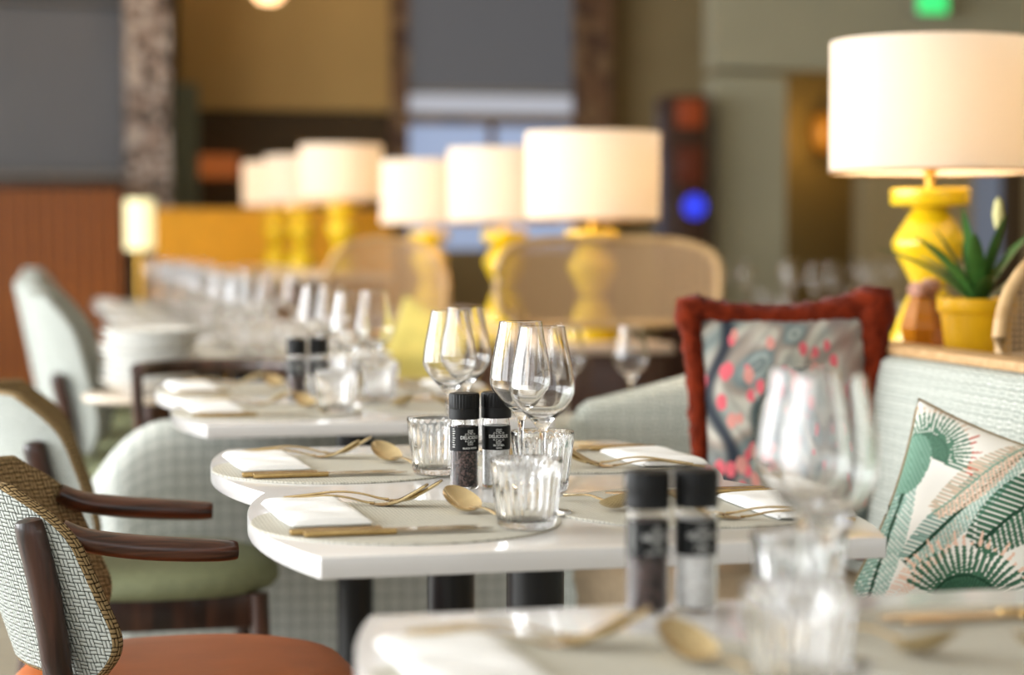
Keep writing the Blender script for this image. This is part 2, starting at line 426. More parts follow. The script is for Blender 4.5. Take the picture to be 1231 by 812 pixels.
# dark grey panel over a red-brown slatted bar front
M['darkpanel'] = plain('dark_grey_panel', '#6a6a6e', .3, noise=.06, nscale=2)
o = wall_piece('dark_wall_panel', -120, 4, 150, 205, M['darkpanel'], 15.6, .15); tag(o, 'large dark grey panel above the red-brown bar front', 'panel', kind='structure')
M['frame_grey'] = plain('pale_grey_frame', '#9a948c', .6)
wall_piece('trim_2', -120, 206, 150, 214, M['frame_grey'], 15.4, .35); wall_piece('trim_3', -120, -6, 150, 3, M['frame_grey'], 15.5, .3)
slab('wall_behind_bar', -4.3, on_plane(150, 300, 15.7)[0], 15.75, 15.95, 0, CEIL, M['darkpanel'])
M['redwood'] = wood('red_brown_boards', '#84440f', '#ab631c', .5, (20, 20, 1.5), 0)
va, zt = on_plane(-70, 215, 14.6); vb, _ = on_plane(147, 215, 14.6)
bar = thing('bar_counter', 'red-brown wooden bar front of upright boards at the far left', 'bar', (va + vb) / 2, 14.7)
W = vb - va
MB().box((0, .25, (zt - .05) / 2), (W, .4, zt - .05)).build('body', M['darkwood'], bar, False)
MB().box((0, .22, zt - .025), (W + .04, .56, .05), .008).build('bar_top', M['darkwood'], bar)
nb = 14
bme = MB().box((0, 0, 0), (W / nb - .012, .03, zt - .06), .004, 1).mesh('board', M['redwood'])
for i in range(nb):
    b_ = part('board', bme, bar); b_.location = (-W / 2 + W / nb * (i + .5), .03 + random.uniform(-.006, .006), (zt - .06) / 2)

# window with dark patterned surround in the far wall
M['surround'] = spotted('patterned_surround', '#7a5a40', '#5a4030', '#8f7252', 9, .7)
M['pane_grey'] = emit('pane_awning_view', '#77777a', .38, '#303034'); M['pane_white'] = emit('pane_bright_view', '#cfd2dc', .55, '#606068')
M['pane_blue'] = emit('pane_sky_view', '#aebfe0', .62, '#50586a')
w1 = bpy.data.objects.new('window_1', None); C.objects.link(w1); w1['kind'] = 'structure'; w1['label'] = 'tall far window with dark patterned surround behind the lamps'
put(w1, 0, 0, 0)
def wp(nm, x0, y0, x1, y1, mat, U, t, **k): return wall_piece(nm, x0, y0, x1, y1, mat, U, t, parent=w1, **k)
wp('window_surround', 470, 0, 492, 330, M['surround'], BW - .05, .3, to_floor=True, to_ceil=True)
wp('window_surround', 694, 0, 736, 330, M['surround'], BW - .05, .3, to_floor=True, to_ceil=True)
wp('pane', 492, -60, 694, 110, M['pane_grey'], BW + .12, .02); wp('pane', 492, 113, 694, 138, M['pane_white'], BW + .12, .02)
wp('pane', 492, 150, 694, 300, M['pane_blue'], BW + .12, .02)
wp('window_bar', 492, 139, 694, 150, M['surround'], BW + .05, .1); wp('window_bar', 492, 106, 694, 114, M['frame_grey'], BW + .08, .06)
wp('mullion', 588, 150, 596, 300, M['surround'], BW + .06, .08)
wp('wall_under_window', 492, 300, 694, 420, M['olive'], BW, .25, to_floor=True)
# right part of the far wall
o = wall_piece('wall_pier_grey', 862, 90, 944, 330, M['greyolive'], 14.0, .3, to_floor=True); o['label'] = 'grey-olive pier left of the dark doorway'
o = wall_piece('wall_beam', 862, -60, 1260, 90, M['greyolive'], 14.0, .3, to_ceil=True); o['label'] = 'grey-olive wall above the dark doorway'
o = wall_piece('wall_pier_olive', 1046, 90, 1168, 330, M['olive'], 14.0, .3, to_floor=True)
M['door'] = plain('dark_olive_door', '#8a7440', .7)
wall_piece('door_1', 930, 80, 1060, 400, M['door'], 15.6, .1, to_floor=True)['label'] = 'dark open doorway with an amber glow'
M['amber_glow'] = emit('amber_wall_light', '#b5730f', .35, '#6a4510')
sc_l = thing('wall_sconce', 'amber wall light glowing inside the dark doorway', 'light', *[on_plane(990, 160, 15.5)[0], 15.5], on_plane(990, 160, 15.5)[1])
MB().lathe([(.0, -.16), (.09, -.15), (.13, 0), (.09, .15), (0, .16)], 24).build('shade', M['amber_glow'], sc_l)
MB().box((0, .06, 0), (.06, .08, .1), .01).build('bracket', M['brass'], sc_l)
l_ = bpy.data.lights.new('sconce_light', 'POINT'); l_.energy = 5; l_.color = (1, .6, .15); l_.shadow_soft_size = .1
lo_ = bpy.data.objects.new('sconce_light', l_); C.objects.link(lo_); lo_.location = P(on_plane(990, 160, 15.2)[0], 15.2, on_plane(990, 160, 15.2)[1])
M['bluegrey'] = emit('side_window_view', '#8d96a8', .35, '#50545c')
w2 = wall_piece('window_2', 1168, -60, 1216, 320, M['bluegrey'], 14.15, .04, to_floor=False); w2['label'] = 'narrow blue-grey window right of the big lamp'
wall_piece('wall_pier_dark', 1216, 90, 1300, 330, M['darkrecess'], 14.0, .3, to_floor=True)
# tall dark cabinet with glowing panels
va, zt = on_plane(812, 112, 13.6); vb, _ = on_plane(858, 112, 13.6)
cb = thing('display_cabinet', 'tall dark cabinet with glowing orange panels and blue spot', 'cabinet', (va + vb) / 2, 13.7)
MB().box((0, .2, zt / 2), (vb - va, .36, zt), .01).build('body', M['darkwood'], cb)
M['orange_glow'] = emit('orange_panel', '#9a4018', .42, '#502010'); M['red_glow'] = emit('red_panel', '#6a2810', .25, '#401a0e'); M['blue_glow'] = emit('blue_spot', '#2b3bd8', .9)
for ya, yb, mm, lb in ((118, 152, 'orange_glow', 'glowing orange panel'), (176, 222, 'red_glow', 'dim red panel')):
    za, zb = on_plane(832, ya, 13.6)[1], on_plane(832, yb, 13.6)[1]
    MB().box((0, .01, (za + zb) / 2), ((vb - va) * .7, .04, za - zb), .02).build('panel', M[mm], cb, label=lb)
zc = on_plane(840, 248, 13.6)[1]
b_ = MB().lathe([(0, -.02), (.07, -.018), (.085, 0), (.07, .018), (0, .02)], 24).build('spot_light', M['blue_glow'], cb, label='round blue light')
b_.rotation_euler = (PI / 2, 0, 0); b_.location = (.04, .01, zc)
# green exit sign, pendant
M['exit'] = emit('exit_green', '#35c46a', 1.2)
va, zt = on_plane(1106, -14, 13.7); vb, zb = on_plane(1146, 18, 13.7)
ex = thing('exit_sign', 'small lit green sign above the big lamp', 'sign', (va + vb) / 2, 13.8, (zt + zb) / 2)
MB().box((0, 0, 0), (vb - va, .06, zt - zb), .01).build('housing', M['frame_grey'], ex); MB().box((0, -.033, 0), (vb - va - .03, .01, zt - zb - .03), .004).build('sign_face', M['exit'], ex)
va, zb = on_plane(323, 5, 12.0)
pn = thing('pendant_lamp', 'small warm pendant lamp hanging before the beige wall', 'lamp', va, 12.0, zb)
MB().lathe([(0, 0), (.06, .01), (.1, .06), (.09, .13), (.03, .17), (0, .17)], 24).build('globe', emit('pendant_glow', '#ffcf9a', 2.0), pn)
MB().tube([(0, 0, .16), (0, 0, CEIL - zb)], .006, 8).build('cord', M['black_metal'], pn)

# ------------------------------------------------------------------ dining tables
SPAN = .575                                   # one scallop per seat
VL, VR, BULGE, TOPZ, THICK = .287, .943, .047, .75, .024
def table_outline(n):
    r = (SPAN * SPAN / 4 + BULGE ** 2) / (2 * BULGE); half = math.asin(SPAN / 2 / r); K = 16
    pts = []
    hw = (VR - VL) / 2; L = n * SPAN
    for k in range(n):                         # right side going away
        c = -L / 2 + (k + .5) * SPAN
        for i in range(K + (1 if k == n - 1 else 0)):
            a = -half + 2 * half * i / K
            pts.append((hw + BULGE - r + r * math.cos(a), c + r * math.sin(a)))
    for k in reversed(range(n)):
        c = -L / 2 + (k + .5) * SPAN
        for i in range(K + (1 if k == 0 else 0)):
            a = half - 2 * half * i / K
            pts.append((-(hw + BULGE - r + r * math.cos(a)), c + r * math.sin(a)))
    return pts
VC = (VL + VR) / 2
tbl = thing('dining_table', 'table', 'table', VC, 0)
MB().prism(table_outline(2), TOPZ - THICK, TOPZ, .0018, 2).build('tabletop', M['table'], tbl, angle=30)
for uu in (-.208, .352):
    c_ = MB().lathe([(0, .02), (.0375, .02), (.0375, TOPZ - THICK - .008), (0, TOPZ - THICK - .008)], 28).build('column', M['black_metal'], tbl); c_.location = (0, uu, 0)
    c_ = MB().lathe([(0, 0), (.158, 0), (.16, .004), (.158, .01), (.06, .022), (.0, .022)], 40).build('base_plate', M['black_metal'], tbl); c_.location = (0, uu, 0)
    c_ = MB().box((0, 0, TOPZ - THICK - .005), (.2, .2, .01), .003).build('mounting_plate', M['black_metal'], tbl); c_.location = (0, uu, 0)
TA, TB, TC = .672, 2.163, 3.735
TBL = [(TA, 'white scalloped dining table nearest the camera, cut off at the bottom'),
       (TB, 'white scalloped dining table in focus with two black columns'),
       (TC, 'white scalloped dining table behind the one in focus'),
       (5.62, 'white table behind the stack of white bowls'), (7.1, 'blurred white table second beyond the bowl stack'),
       (8.6, 'blurred white table third beyond the bowl stack'), (10.1, 'blurred white table furthest down the row')]
for us, lb in TBL: place(tbl, lb, 'scalloped tables in the row', VC, us + SPAN)

# ------------------------------------------------------------------ tableware prototypes
def proto(name, cat): return thing(name, '', cat, 0, 0)
MATZ = TOPZ + .0028
pmat = MB().lathe([(0, 0), (.188, 0), (.189, .0014), (.188, .0028), (0, .0028)], 72)
for k, f in enumerate(pmat.f): pmat.uv[k] = [(pmat.v[i][0], pmat.v[i][1]) for i in f]
pmat = pmat.build('placemat', M['mat']); tag(pmat, '', 'placemat')

def napkin_mesh(dx=.1, dy=.212, h=.013):
    mb = MB(); n, mN = 26, 40
    def ring(s, z0, z1):
        pass
    def top(i, j):
        a, b = -1 + 2 * i / n, -1 + 2 * j / mN
        e = (1 - abs(a) ** 5) * (1 - abs(b) ** 8); e = max(e, 0) ** .35
        wob = .0012 * math.sin(a * 3 + b * 5) + .001 * math.sin(b * 9 - a)
        sh = .018 * b * b * (1 if b < 0 else -.3)        # soft, not quite square
        return (a * dx / 2 + sh * .35, b * dy / 2, h * .35 + (h * .65 + wob) * e)
    def bot(i, j):
        p = top(i, j); a, b = -1 + 2 * i / n, -1 + 2 * j / mN
        e = max((1 - abs(a) ** 5) * (1 - abs(b) ** 8), 0) ** .35
        return (p[0], p[1], h * .35 * (1 - e))
    mb.grid(top, n, mN); mb.grid(bot, n, mN)
    # a fold line: second layer edge just under the rim on the far long side
    mb.tube(smooth_path([(dx / 2 - .001, -dy / 2 + .006, .004), (dx / 2 + .002, 0, .0042), (dx / 2 - .001, dy / 2 - .006, .004)], 8), .0028, 8)
    return mb
napk = napkin_mesh().build('napkin', M['napkin'], angle=80); tag(napk, '', 'napkin')

# knife along +x, handle end at x=0
knife = proto('knife', 'knife')
MB().box((.054, 0, .0042), (.108, .0125, .0068), .0014, 2).build('handle', M['goldmatte'], knife)
mb = MB()
def blade_pt(i, j):
    t = i / 16; x = .106 + t * .118
    w = .0085 + .0022 * math.sin(min(t * 1.3, 1) * PI / 2) if t < .8 else .0107 * math.sqrt(max(1 - ((t - .8) / .2) ** 2, .02))
    ww = [-w * .62, -w * .2, w * .3, w * .62][j]; return (x, ww, .0046 + [.0009, .0011, .0006, .0001][j])
mb.grid(blade_pt, 16, 3); mb.grid(lambda i, j: (blade_pt(i, j)[0], blade_pt(i, j)[1], .0036), 16, 3)
mb.build('blade', M['blade'], knife)

# fork along +x, handle end at x=0
fork = proto('fork', 'fork')
fp = smooth_path([(0, 0, .003), (.03, 0, .0075), (.07, 0, .0125), (.10, 0, .011), (.125, 0, .0055), (.138, 0, .004)], 5)
n_ = len(fp)
MB().tube(fp, [.0046 - .0018 * math.sin(i / (n_ - 1) * PI * .8) for i in range(n_)], 10, .5).build('handle', M['gold'], fork)
mb = MB()
def head_pt(i, j):
    t = i / 10; x = .132 + t * .030; w = .003 + .0095 * math.sin(t * PI / 2) ** 1.2
    a = -1 + 2 * j / 6; return (x, a * w, .0042 - .0016 * math.sin(t * PI) + .0018 * a * a * t)
mb.grid(head_pt, 10, 6); mb.grid(lambda i, j: (head_pt(i, j)[0], head_pt(i, j)[1], head_pt(i, j)[2] - .0016), 10, 6)
hd = mb.build('head', M['gold'], fork)
for k in range(4):
    y = -.0105 + .007 * k
    MB().tube(smooth_path([(.158, y, .0048), (.172, y, .0085), (.189, y * .98, .018), (.206, y * .95, .0285)], 4), [.0029] * 11 + [.0026, .0020], 8, .8).build('tine', M['gold'], hd)

# spoon along +x, handle end at x=0, bowl at the far end
spoon = proto('spoon', 'spoon')
sp_p = smooth_path([(0, 0, .003), (.03, 0, .0068), (.06, 0, .0092), (.085, 0, .0068), (.1, 0, .0055)], 5); n_ = len(sp_p)
MB().tube(sp_p, [.0052 - .0022 * math.sin(i / (n_ - 1) * PI * .8) for i in range(n_)], 10, .45).build('handle', M['gold'], spoon)
mb = MB()
def bowl_pt(i, j, off=0.0):
    th = 2 * PI * i / 36; r = j / 8
    x = .129 + .033 * r * math.cos(th); w = .0225 * (1 - .12 * math.cos(th)); y = w * r * math.sin(th)
    return (x, y, .0145 - .0115 * (1 - r ** 2) - off + .36 * (x - .129))
mb.grid(lambda i, j: bowl_pt(i, j), 36, 8, True); mb.grid(lambda i, j: bowl_pt(i, j, .0012 if j < 8 else 0), 36, 8, True)
mb.build('bowl', M['gold'], spoon, angle=60)

def tumbler_mesh(seg=168, ribs=28):
    H, rb, rt, t = .083, .0335, .0435, .0026
    out = [(0, 0.0), (rb - .004, 0.0), (rb, .003)] + [(rb + (rt - rb) * (z / H) ** .9, z) for z in (.008, .02, .034, .048, .06, .068, .073)] + [(rt, H - .003), (rt - .0008, H), (rt - t, H - .0005)]
    inn = [(rb + (rt - rb) * (z / H) ** .9 - t, z) for z in (.075, .06, .04, .02, .013)] + [(rb - .007, .0095), (0, .009)]
    prof = out + inn; last = len(out)
    def rib(th, j):
        if 3 <= j <= 8: return 1 + .030 * (abs(math.cos(ribs * th / 2)) * 2 - 1.3)
        if j in (2, 9): return 1 + .006 * math.cos(ribs * th)
        return 1
    return MB().lathe(prof, seg, rib=rib if ribs else None)
tumbler = tumbler_mesh().build('tumbler', M['glass'], angle=60); tag(tumbler, '', 'tumbler')
tumbler_far = tumbler_mesh(32, 0).build('tumbler', M['glass'], angle=60); tag(tumbler_far, '', 'tumbler')
def wine_mesh(seg=56):
    t = .0011
    bowl = [(.0046, .100), (.0068, .106), (.0115, .1125), (.0190, .1205), (.0285, .1305), (.0368, .1410), (.0405, .1490), (.0412, .1560), (.0400, .168), (.0375, .185), (.0335, .205), (.0300, .222), (.0284, .2325)]
    foot = [(0, 0), (.036, 0), (.0375, .0012), (.036, .0024), (.022, .0042), (.010, .0075), (.0052, .014), (.0038, .03), (.0034, .06), (.0035, .09)]
    inn = [(r - t, z + .0004) for r, z in bowl[::-1][:-3]] + [(.0085, .1165), (0, .1150)]
    return MB().lathe(foot + bowl + inn, seg)
wine = wine_mesh().build('wine_glass', M['glass'], angle=60); tag(wine, '', 'wine glass')
wine_far = wine_mesh(20).build('wine_glass', M['glass'], angle=60); tag(wine_far, '', 'wine glass')

# salt and pepper grinders
def text_on_cylinder(txt, size, r, z, parent, name='label_text', squash=1.0, th0=-PI / 2):
    cu = bpy.data.curves.new('txt', 'FONT'); cu.body = txt; cu.size = size; cu.align_x = 'CENTER'; cu.align_y = 'CENTER'
    cu.resolution_u = 2; cu.offset = size * .018
    to = bpy.data.objects.new('txt', cu); C.objects.link(to); bpy.context.view_layer.update()
    me = bpy.data.meshes.new_from_object(to.evaluated_get(bpy.context.evaluated_depsgraph_get()))
    bpy.data.objects.remove(to); bpy.data.curves.remove(cu)
    bm = bmesh.new(); bm.from_mesh(me)
    bmesh.ops.solidify(bm, geom=bm.faces[:], thickness=.0001)
    for v in bm.verts:
        th = th0 + v.co.x * squash / r; rr = r + v.co.z
        v.co = Vector((rr * math.cos(th), rr * math.sin(th), z + v.co.y))
    bm.to_mesh(me); bm.free(); me.materials.append(M['print'])
    o = bpy.data.objects.new(name, me); C.objects.link(o); o.parent = parent; return o
def ornament(r, z, parent, flip=1, th0=-PI / 2):
    """Scroll work over and under the name: rings, leaves and dots wrapped on the jar."""
    mb = MB()
    def wrap(x, y): th = th0 + x / r; return ((r + .0002) * math.cos(th), (r + .0002) * math.sin(th), z + y * flip)
    for cx, cy, rad in ((-.0026, .0026, .0016), (.0026, .0026, .0016), (-.0026, .0062, .0012), (.0026, .0062, .0012), (-.0066, .0016, .0010), (.0066, .0016, .0010)):
        mb.tube([wrap(cx + rad * math.cos(a * PI / 6), cy + rad * math.sin(a * PI / 6)) for a in range(11)], .00028, 5)
    mb.tube([wrap(0, .001), wrap(0, .0078)], .0003, 5)
    return mb.build('ornament', M['print'], parent)
def grinder(name, content, lines):
    g = proto(name, 'grinder')
    jar = [(0, 0), (.0185, 0), (.0195, .0015), (.0195, .088), (.0185, .093), (.0175, .098), (.0162, .098), (.0172, .092), (.018, .088), (.018, .004), (.017, .003), (0, .003)]
    MB().lathe(jar, 40).build('jar', M['jar'], g)
    MB().lathe([(0, .0035), (.0175, .0035), (.0178, .005), (.0178, .083), (.015, .086), (0, .087)], 32).build('contents', content, g)
    cap = [(0, .096), (.0205, .096), (.0211, .097), (.0211, .110), (.0205, .1108), (.0206, .1115), (.0209, .1125), (.0209, .1295), (.0195, .1318), (0, .1318)]
    MB().lathe(cap, 96, rib=lambda th, j: 1 + (.016 * (1 if math.cos(30 * th) > 0 else -1) if j in (6, 7) else 0)).build('cap', M['capblack'], g, angle=25)
    lab = MB().lathe([(.0196, .0525), (.0199, .0526), (.0199, .0855), (.0196, .0856)], 40).build('label_band', M['label'], g)
    text_on_cylinder('DELICIOUS', .0064, .02008, .0712, lab, squash=.92)
    ornament(.02, .0742, lab, 1); ornament(.02, .0684, lab, -1)
    for k, (t, s_, z) in enumerate(lines): text_on_cylinder(t, s_, .02005, z, lab, squash=.95)
    if content == M['pepper']:                    # small print down the side of the label, too fine to read
        mb = MB()
        for k in range(9):
            z = .083 - .0031 * k; th = -PI / 2 - 1.22
            mb.tube([(.0201 * math.cos(th + a * .035), .0201 * math.sin(th + a * .035), z) for a in range(-4, 2 + (k * 5) % 3)], .0005, 5)
        mb.build('small_print', M['print'], lab)
    return g
pepper = grinder('pepper_grinder', M['pepper'], [('BLACK PEPPER', .0036, .0565)])
salt = grinder('salt_grinder', M['salt'], [('SEL DE MER', .0033, .0590), ('GROS', .0033, .0552)])

# ------------------------------------------------------------------ laid places
def setting(side, u0, where, far=False, ntw=None, tum=None, gl=None, items=True, shift=0):
    """side 'left' faces +v, 'right' faces -v; u0 = middle of the place along the row."""
    rot = 0 if side == 'left' else PI
    s = 1 if side == 'left' else -1
    vm = .437 if side == 'left' else .793
    um = u0 if side == 'left' else u0 + .035
    def at(x, y): return vm + s * x, um + s * y
    g = 'laid places'
    place(pmat, 'round greige placemat ' + where, 'placemats', vm - .012 * s, um, TOPZ)
    v, u = at(-.118, .055); place(napk, 'folded white napkin ' + where, 'napkins', v, u, MATZ, rot + .03)
    if items:
        jj = random.uniform(-.004, .004)
        v, u = at(-.166, -.098); place(knife, 'gold knife next to the napkin ' + where, 'knives', v, u, MATZ, rot + .012)
        v, u = at(-.152, -.116); place(knife, 'outer gold knife ' + where, 'knives', v, u, MATZ, rot + .008)
        v, u = at(-.158, .186); place(fork, 'outer gold fork ' + where, 'forks', v, u, MATZ - .0005, rot - .37)
        v, u = at(-.140, .184); place(fork, 'gold fork next to the napkin ' + where, 'forks', v, u, MATZ + .0042, rot - .37)
        if side == 'left': v, u = at(.096, -.07); place(spoon, 'gold spoon ' + where, 'spoons', v, u, MATZ + .004, PI / 2 + .22 + shift)
        else: v, u = at(.133, -.085); place(spoon, 'gold spoon ' + where, 'spoons', v, u, MATZ + .004, -PI / 2 + .3)
    if tum: place(tumbler_far if far else tumbler, 'ribbed glass tumbler ' + where, 'tumblers', *tum, z=MATZ if math.hypot(tum[0] - vm, tum[1] - um) < .17 else TOPZ, rot=random.uniform(0, 1))
    if gl: place(wine_far if far else wine, 'stemmed wine glass ' + where, 'wine glasses', *gl, z=MATZ if math.hypot(gl[0] - vm, gl[1] - um) < .16 else (TOPZ if math.hypot(gl[0] - vm, gl[1] - um) > .232 else MATZ))
# table in focus
setting('left', 2.412, 'at the front left place of the table in focus', tum=(.552, 2.315), gl=(.602, 2.44))
setting('right', 2.425, 'at the front right place of the table in focus', tum=(.658, 2.665), gl=(.612, 2.60))
setting('left', 2.99, 'at the back left place of the table in focus', tum=(.551, 2.872), gl=(.597, 3.005))
setting('right', 2.995, 'at the back right place of the table in focus', tum=(.677, 3.225), gl=(.648, 3.135))
place(pepper, 'black capped pepper grinder on the table in focus', 'pepper grinders', .562, 2.728, TOPZ, .25)
place(salt, 'black capped salt grinder on the table in focus', 'salt grinders', .609, 2.736, TOPZ, -.02)
# nearest table
setting('left', 1.50, 'at the left place of the nearest table', tum=(.549, 1.42), gl=(.612, 1.52))
setting('right', 1.52, 'at the right place of the nearest table', tum=(.655, 1.695), gl=(.624, 1.605))
place(pepper, 'blurred pepper grinder at the far edge of the nearest table', 'pepper grinders', .541, 1.785, TOPZ, .2)
place(salt, 'blurred salt grinder at the far edge of the nearest table', 'salt grinders', .588, 1.785, TOPZ, 0)
# table behind
setting('left', 3.99, 'at the front left place of the table behind', tum=(.552, 3.92), gl=(.60, 4.06))
setting('right', 4.0, 'at the front right place of the table behind', tum=(.69, 4.25), gl=(.665, 4.145))
setting('left', 4.56, 'at the back left place of the table behind', tum=(.56, 4.45), gl=(.60, 4.60))
setting('right', 4.57, 'at the back right place of the table behind', tum=(.67, 4.77), gl=(.65, 4.68))
place(pepper, 'blurred pepper grinder on the table behind the one in focus', 'pepper grinders', .52, 4.29, TOPZ, .2)
place(salt, 'blurred salt grinder on the table behind the one in focus', 'salt grinders', .568, 4.30, TOPZ, 0)
# tables further off: glasses, tumblers and napkins that nothing tells apart
def far_table(us, nm):
    for k in (0, 1):
        uc = us + SPAN * (k + .5)
        for s in (-1, 1):
            v = VC + s * .192
            pl = ('near' if k == 0 else 'far') + (' left' if s < 0 else ' right') + ' place of '
            place(pmat, 'blurred placemat at ' + pl + nm, 'placemats on the far tables', v, uc, TOPZ)
            place(napk, 'blurred napkin at ' + pl + nm, 'napkins on the far tables', v + s * .11, uc + s * -.05, MATZ)
            place(tumbler_far, 'blurred tumbler at ' + pl + nm, 'tumblers on the far tables', VC + s * .055, uc - s * .09, TOPZ)
            place(wine_far, 'blurred inner wine glass at ' + pl + nm, 'wine glasses on the far tables', VC + s * .03, uc + s * .07 + .02, TOPZ)
            place(wine_far, 'blurred outer wine glass at ' + pl + nm, 'wine glasses on the far tables', VC + s * .1 + .02, uc + s * .16 + .02, TOPZ)
far_table(5.62, 'the table behind bowl stack'); far_table(7.1, 'second table beyond bowl stack')
far_table(8.6, 'third table beyond bowl stack'); far_table(10.1, 'the furthest table')

# ------------------------------------------------------------------ chairs on the left
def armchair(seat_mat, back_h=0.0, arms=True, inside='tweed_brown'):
    """Faces +x. Barrel back with its own weave colour inside, on walnut posts."""
    c = proto('armchair', 'chair')
    R0, ZB, ZT = .275, .50, .762 + back_h
    th_l, n, m = .024, 44, 30
    def lim(tz):                                # half opening angle of the barrel, wider low down
        k = max(0, (tz - .55) / .45)
        return math.radians(63 - 7 * tz - 16 * max(0, (tz - .68) / .32) ** 2.4 - 12 * max(0, (.30 - tz) / .30) ** 2.2)
    def pt(i, j, rr):
        tz = j / m; a = (i / n * 2 - 1) * lim(tz)
        r = rr + .015 * tz
        return (-r * math.cos(a) * 1.05 + .02 - .07 * (tz - .35), r * math.sin(a), ZB + (ZT - ZB) * tz - .02 * (1 - math.cos(a)) * tz)
    uvf = lambda i, j: ((i / n * 2 - 1) * lim(j / m) * R0, (ZT - ZB) * j / m)
    MB().grid(lambda i, j: pt(i, j, R0), n, m, uvf=uvf).build('back_outside', M['tweed'], c, label='pale grey-green woven fabric')
    inner = MB().grid(lambda i, j: pt(i, j, R0 - th_l), n, m, uvf=uvf)
    # rolled border closing outside to inside
    border = [(i, m) for i in range(n + 1)] + [(n, j) for j in range(m - 1, -1, -1)] + [(i, 0) for i in range(n - 1, -1, -1)] + [(0, j) for j in range(1, m)]
    K = 6
    def bp(i, k):
        a, b = border[i % len(border)]; o_, i_ = Vector(pt(a, b, R0)), Vector(pt(a, b, R0 - th_l))
        mid = (o_ + i_) / 2; t = k / K * PI
        ax = Vector(pt(a, b, R0 - th_l / 2)); ca_, cb_ = pt(n / 2, m / 2, R0 - th_l / 2), None
        outw = (Vector(pt(min(max(n / 2 + (a - n / 2) * 1.06, -2), n + 2), b, R0 - th_l / 2)) - ax)
        if b == m: outw += Vector((0, 0, 1)) * .02
        if b == 0: outw -= Vector((0, 0, 1)) * .02
        outw = outw.normalized() if outw.length > 1e-6 else Vector((0, 0, 1))
        return mid + (o_ - mid) * math.cos(t) + outw * math.sin(t) * th_l * .32
    bl = [0.0]
    for i in range(len(border)): bl.append(bl[-1] + (bp(i + 1, 3) - bp(i, 3)).length)
    inner.grid(bp, len(border), K, True, uvf=lambda i, k: (bl[i], k * .007))
    inner.build('back_inside', M[inside], c, label='brown woven inner side' if inside == 'tweed_brown' else None)
    # seat pad
    def seat_pt(i, j):
        th = 2 * PI * i / 48; k = [0, .5, .8, .93, 1.0, 1.0, .96, 0][j]
        z = [.478, .477, .473, .464, .446, .43, .418, .418][j]
        e = 2.6; ct, st = math.cos(th), math.sin(th)
        x = .252 * math.copysign(abs(ct) ** (2 / e), ct); y = (.245 - .02 * (x < 0) * abs(ct)) * math.copysign(abs(st) ** (2 / e), st)
        return (x * k + .0, y * k, z)
    MB().grid(seat_pt, 48, 7, True, uvf=lambda i, j: (seat_pt(i, j)[0], seat_pt(i, j)[1])).build('seat', seat_mat, c, angle=60)
    fr = MB()
    for s in (-1, 1):
        fr.box((0, s * .185, .385), (.37, .024, .065), .004); fr.box((s * .185, 0, .385), (.024, .37, .065), .004)
    fr.build('seat_frame', M['walnut'], c)
    for s in (-1, 1):
        MB().tube(smooth_path([(.225, s * .215, 0), (.205, s * .2, .22), (.195, s * .192, .418)], 4), [.012, .0125, .013, .014, .015, .0165, .018, .019, .019], 14).build('front_leg', M['walnut'], c)
        MB().tube(smooth_path([(-.295, s * .225, 0), (-.235, s * .205, .25), (-.185, s * .206, .45), (-.197, s * .217, .6), (-.217, s * .220, .700), (-.221, s * .220, .722)], 4), [.013] * 4 + [.019] * 4 + [.021] * 9 + [.0205, .0185, .014, .004], 14).build('rear_post', M['walnut'], c)
        if arms:
            path = smooth_path([(-.178, s * .204, .702), (-.145, s * .206, .687), (-.09, s * .208, .677), (-.03, s * .209, .671), (.03, s * .208, .667), (.058, s * .205, .666)], 5)
            nn = len(path); rr = [.020 + .004 * math.sin(i / (nn - 1) * PI) - .006 * (i / (nn - 1)) for i in range(nn)]
            rr[-1] *= .94
            MB().tube(path, rr, 16, [.72 + .2 * i / (nn - 1) for i in range(nn)]).build('armrest', M['walnut_arm'], c, angle=50)
    return c
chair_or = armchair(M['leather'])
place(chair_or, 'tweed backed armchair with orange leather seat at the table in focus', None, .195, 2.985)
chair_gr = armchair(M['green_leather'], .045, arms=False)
chair_pale = armchair(M['green_leather'], .17, arms=False, inside='tweed')
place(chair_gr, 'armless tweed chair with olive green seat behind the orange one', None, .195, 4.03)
for i, (u, lb) in enumerate([(5.9, 'green seated tub chair beyond the bowl stack, nearest of the far chairs'), (6.48, 'green seated tub chair second of the far chairs at the left edge'),
                             (7.4, 'blurred tub chair third of the far chairs along the row'), (7.98, 'blurred tub chair fourth of the far chairs along the row'),
                             (8.9, 'blurred tub chair fifth of the far chairs along the row'), (9.5, 'blurred tub chair sixth of the far chairs along the row'), (10.6, 'blurred tub chair furthest back along the row')]):
    place(chair_pale, lb, 'green seated chairs', .27 if i < 2 else .22, u, 0, random.uniform(-.12, .12))

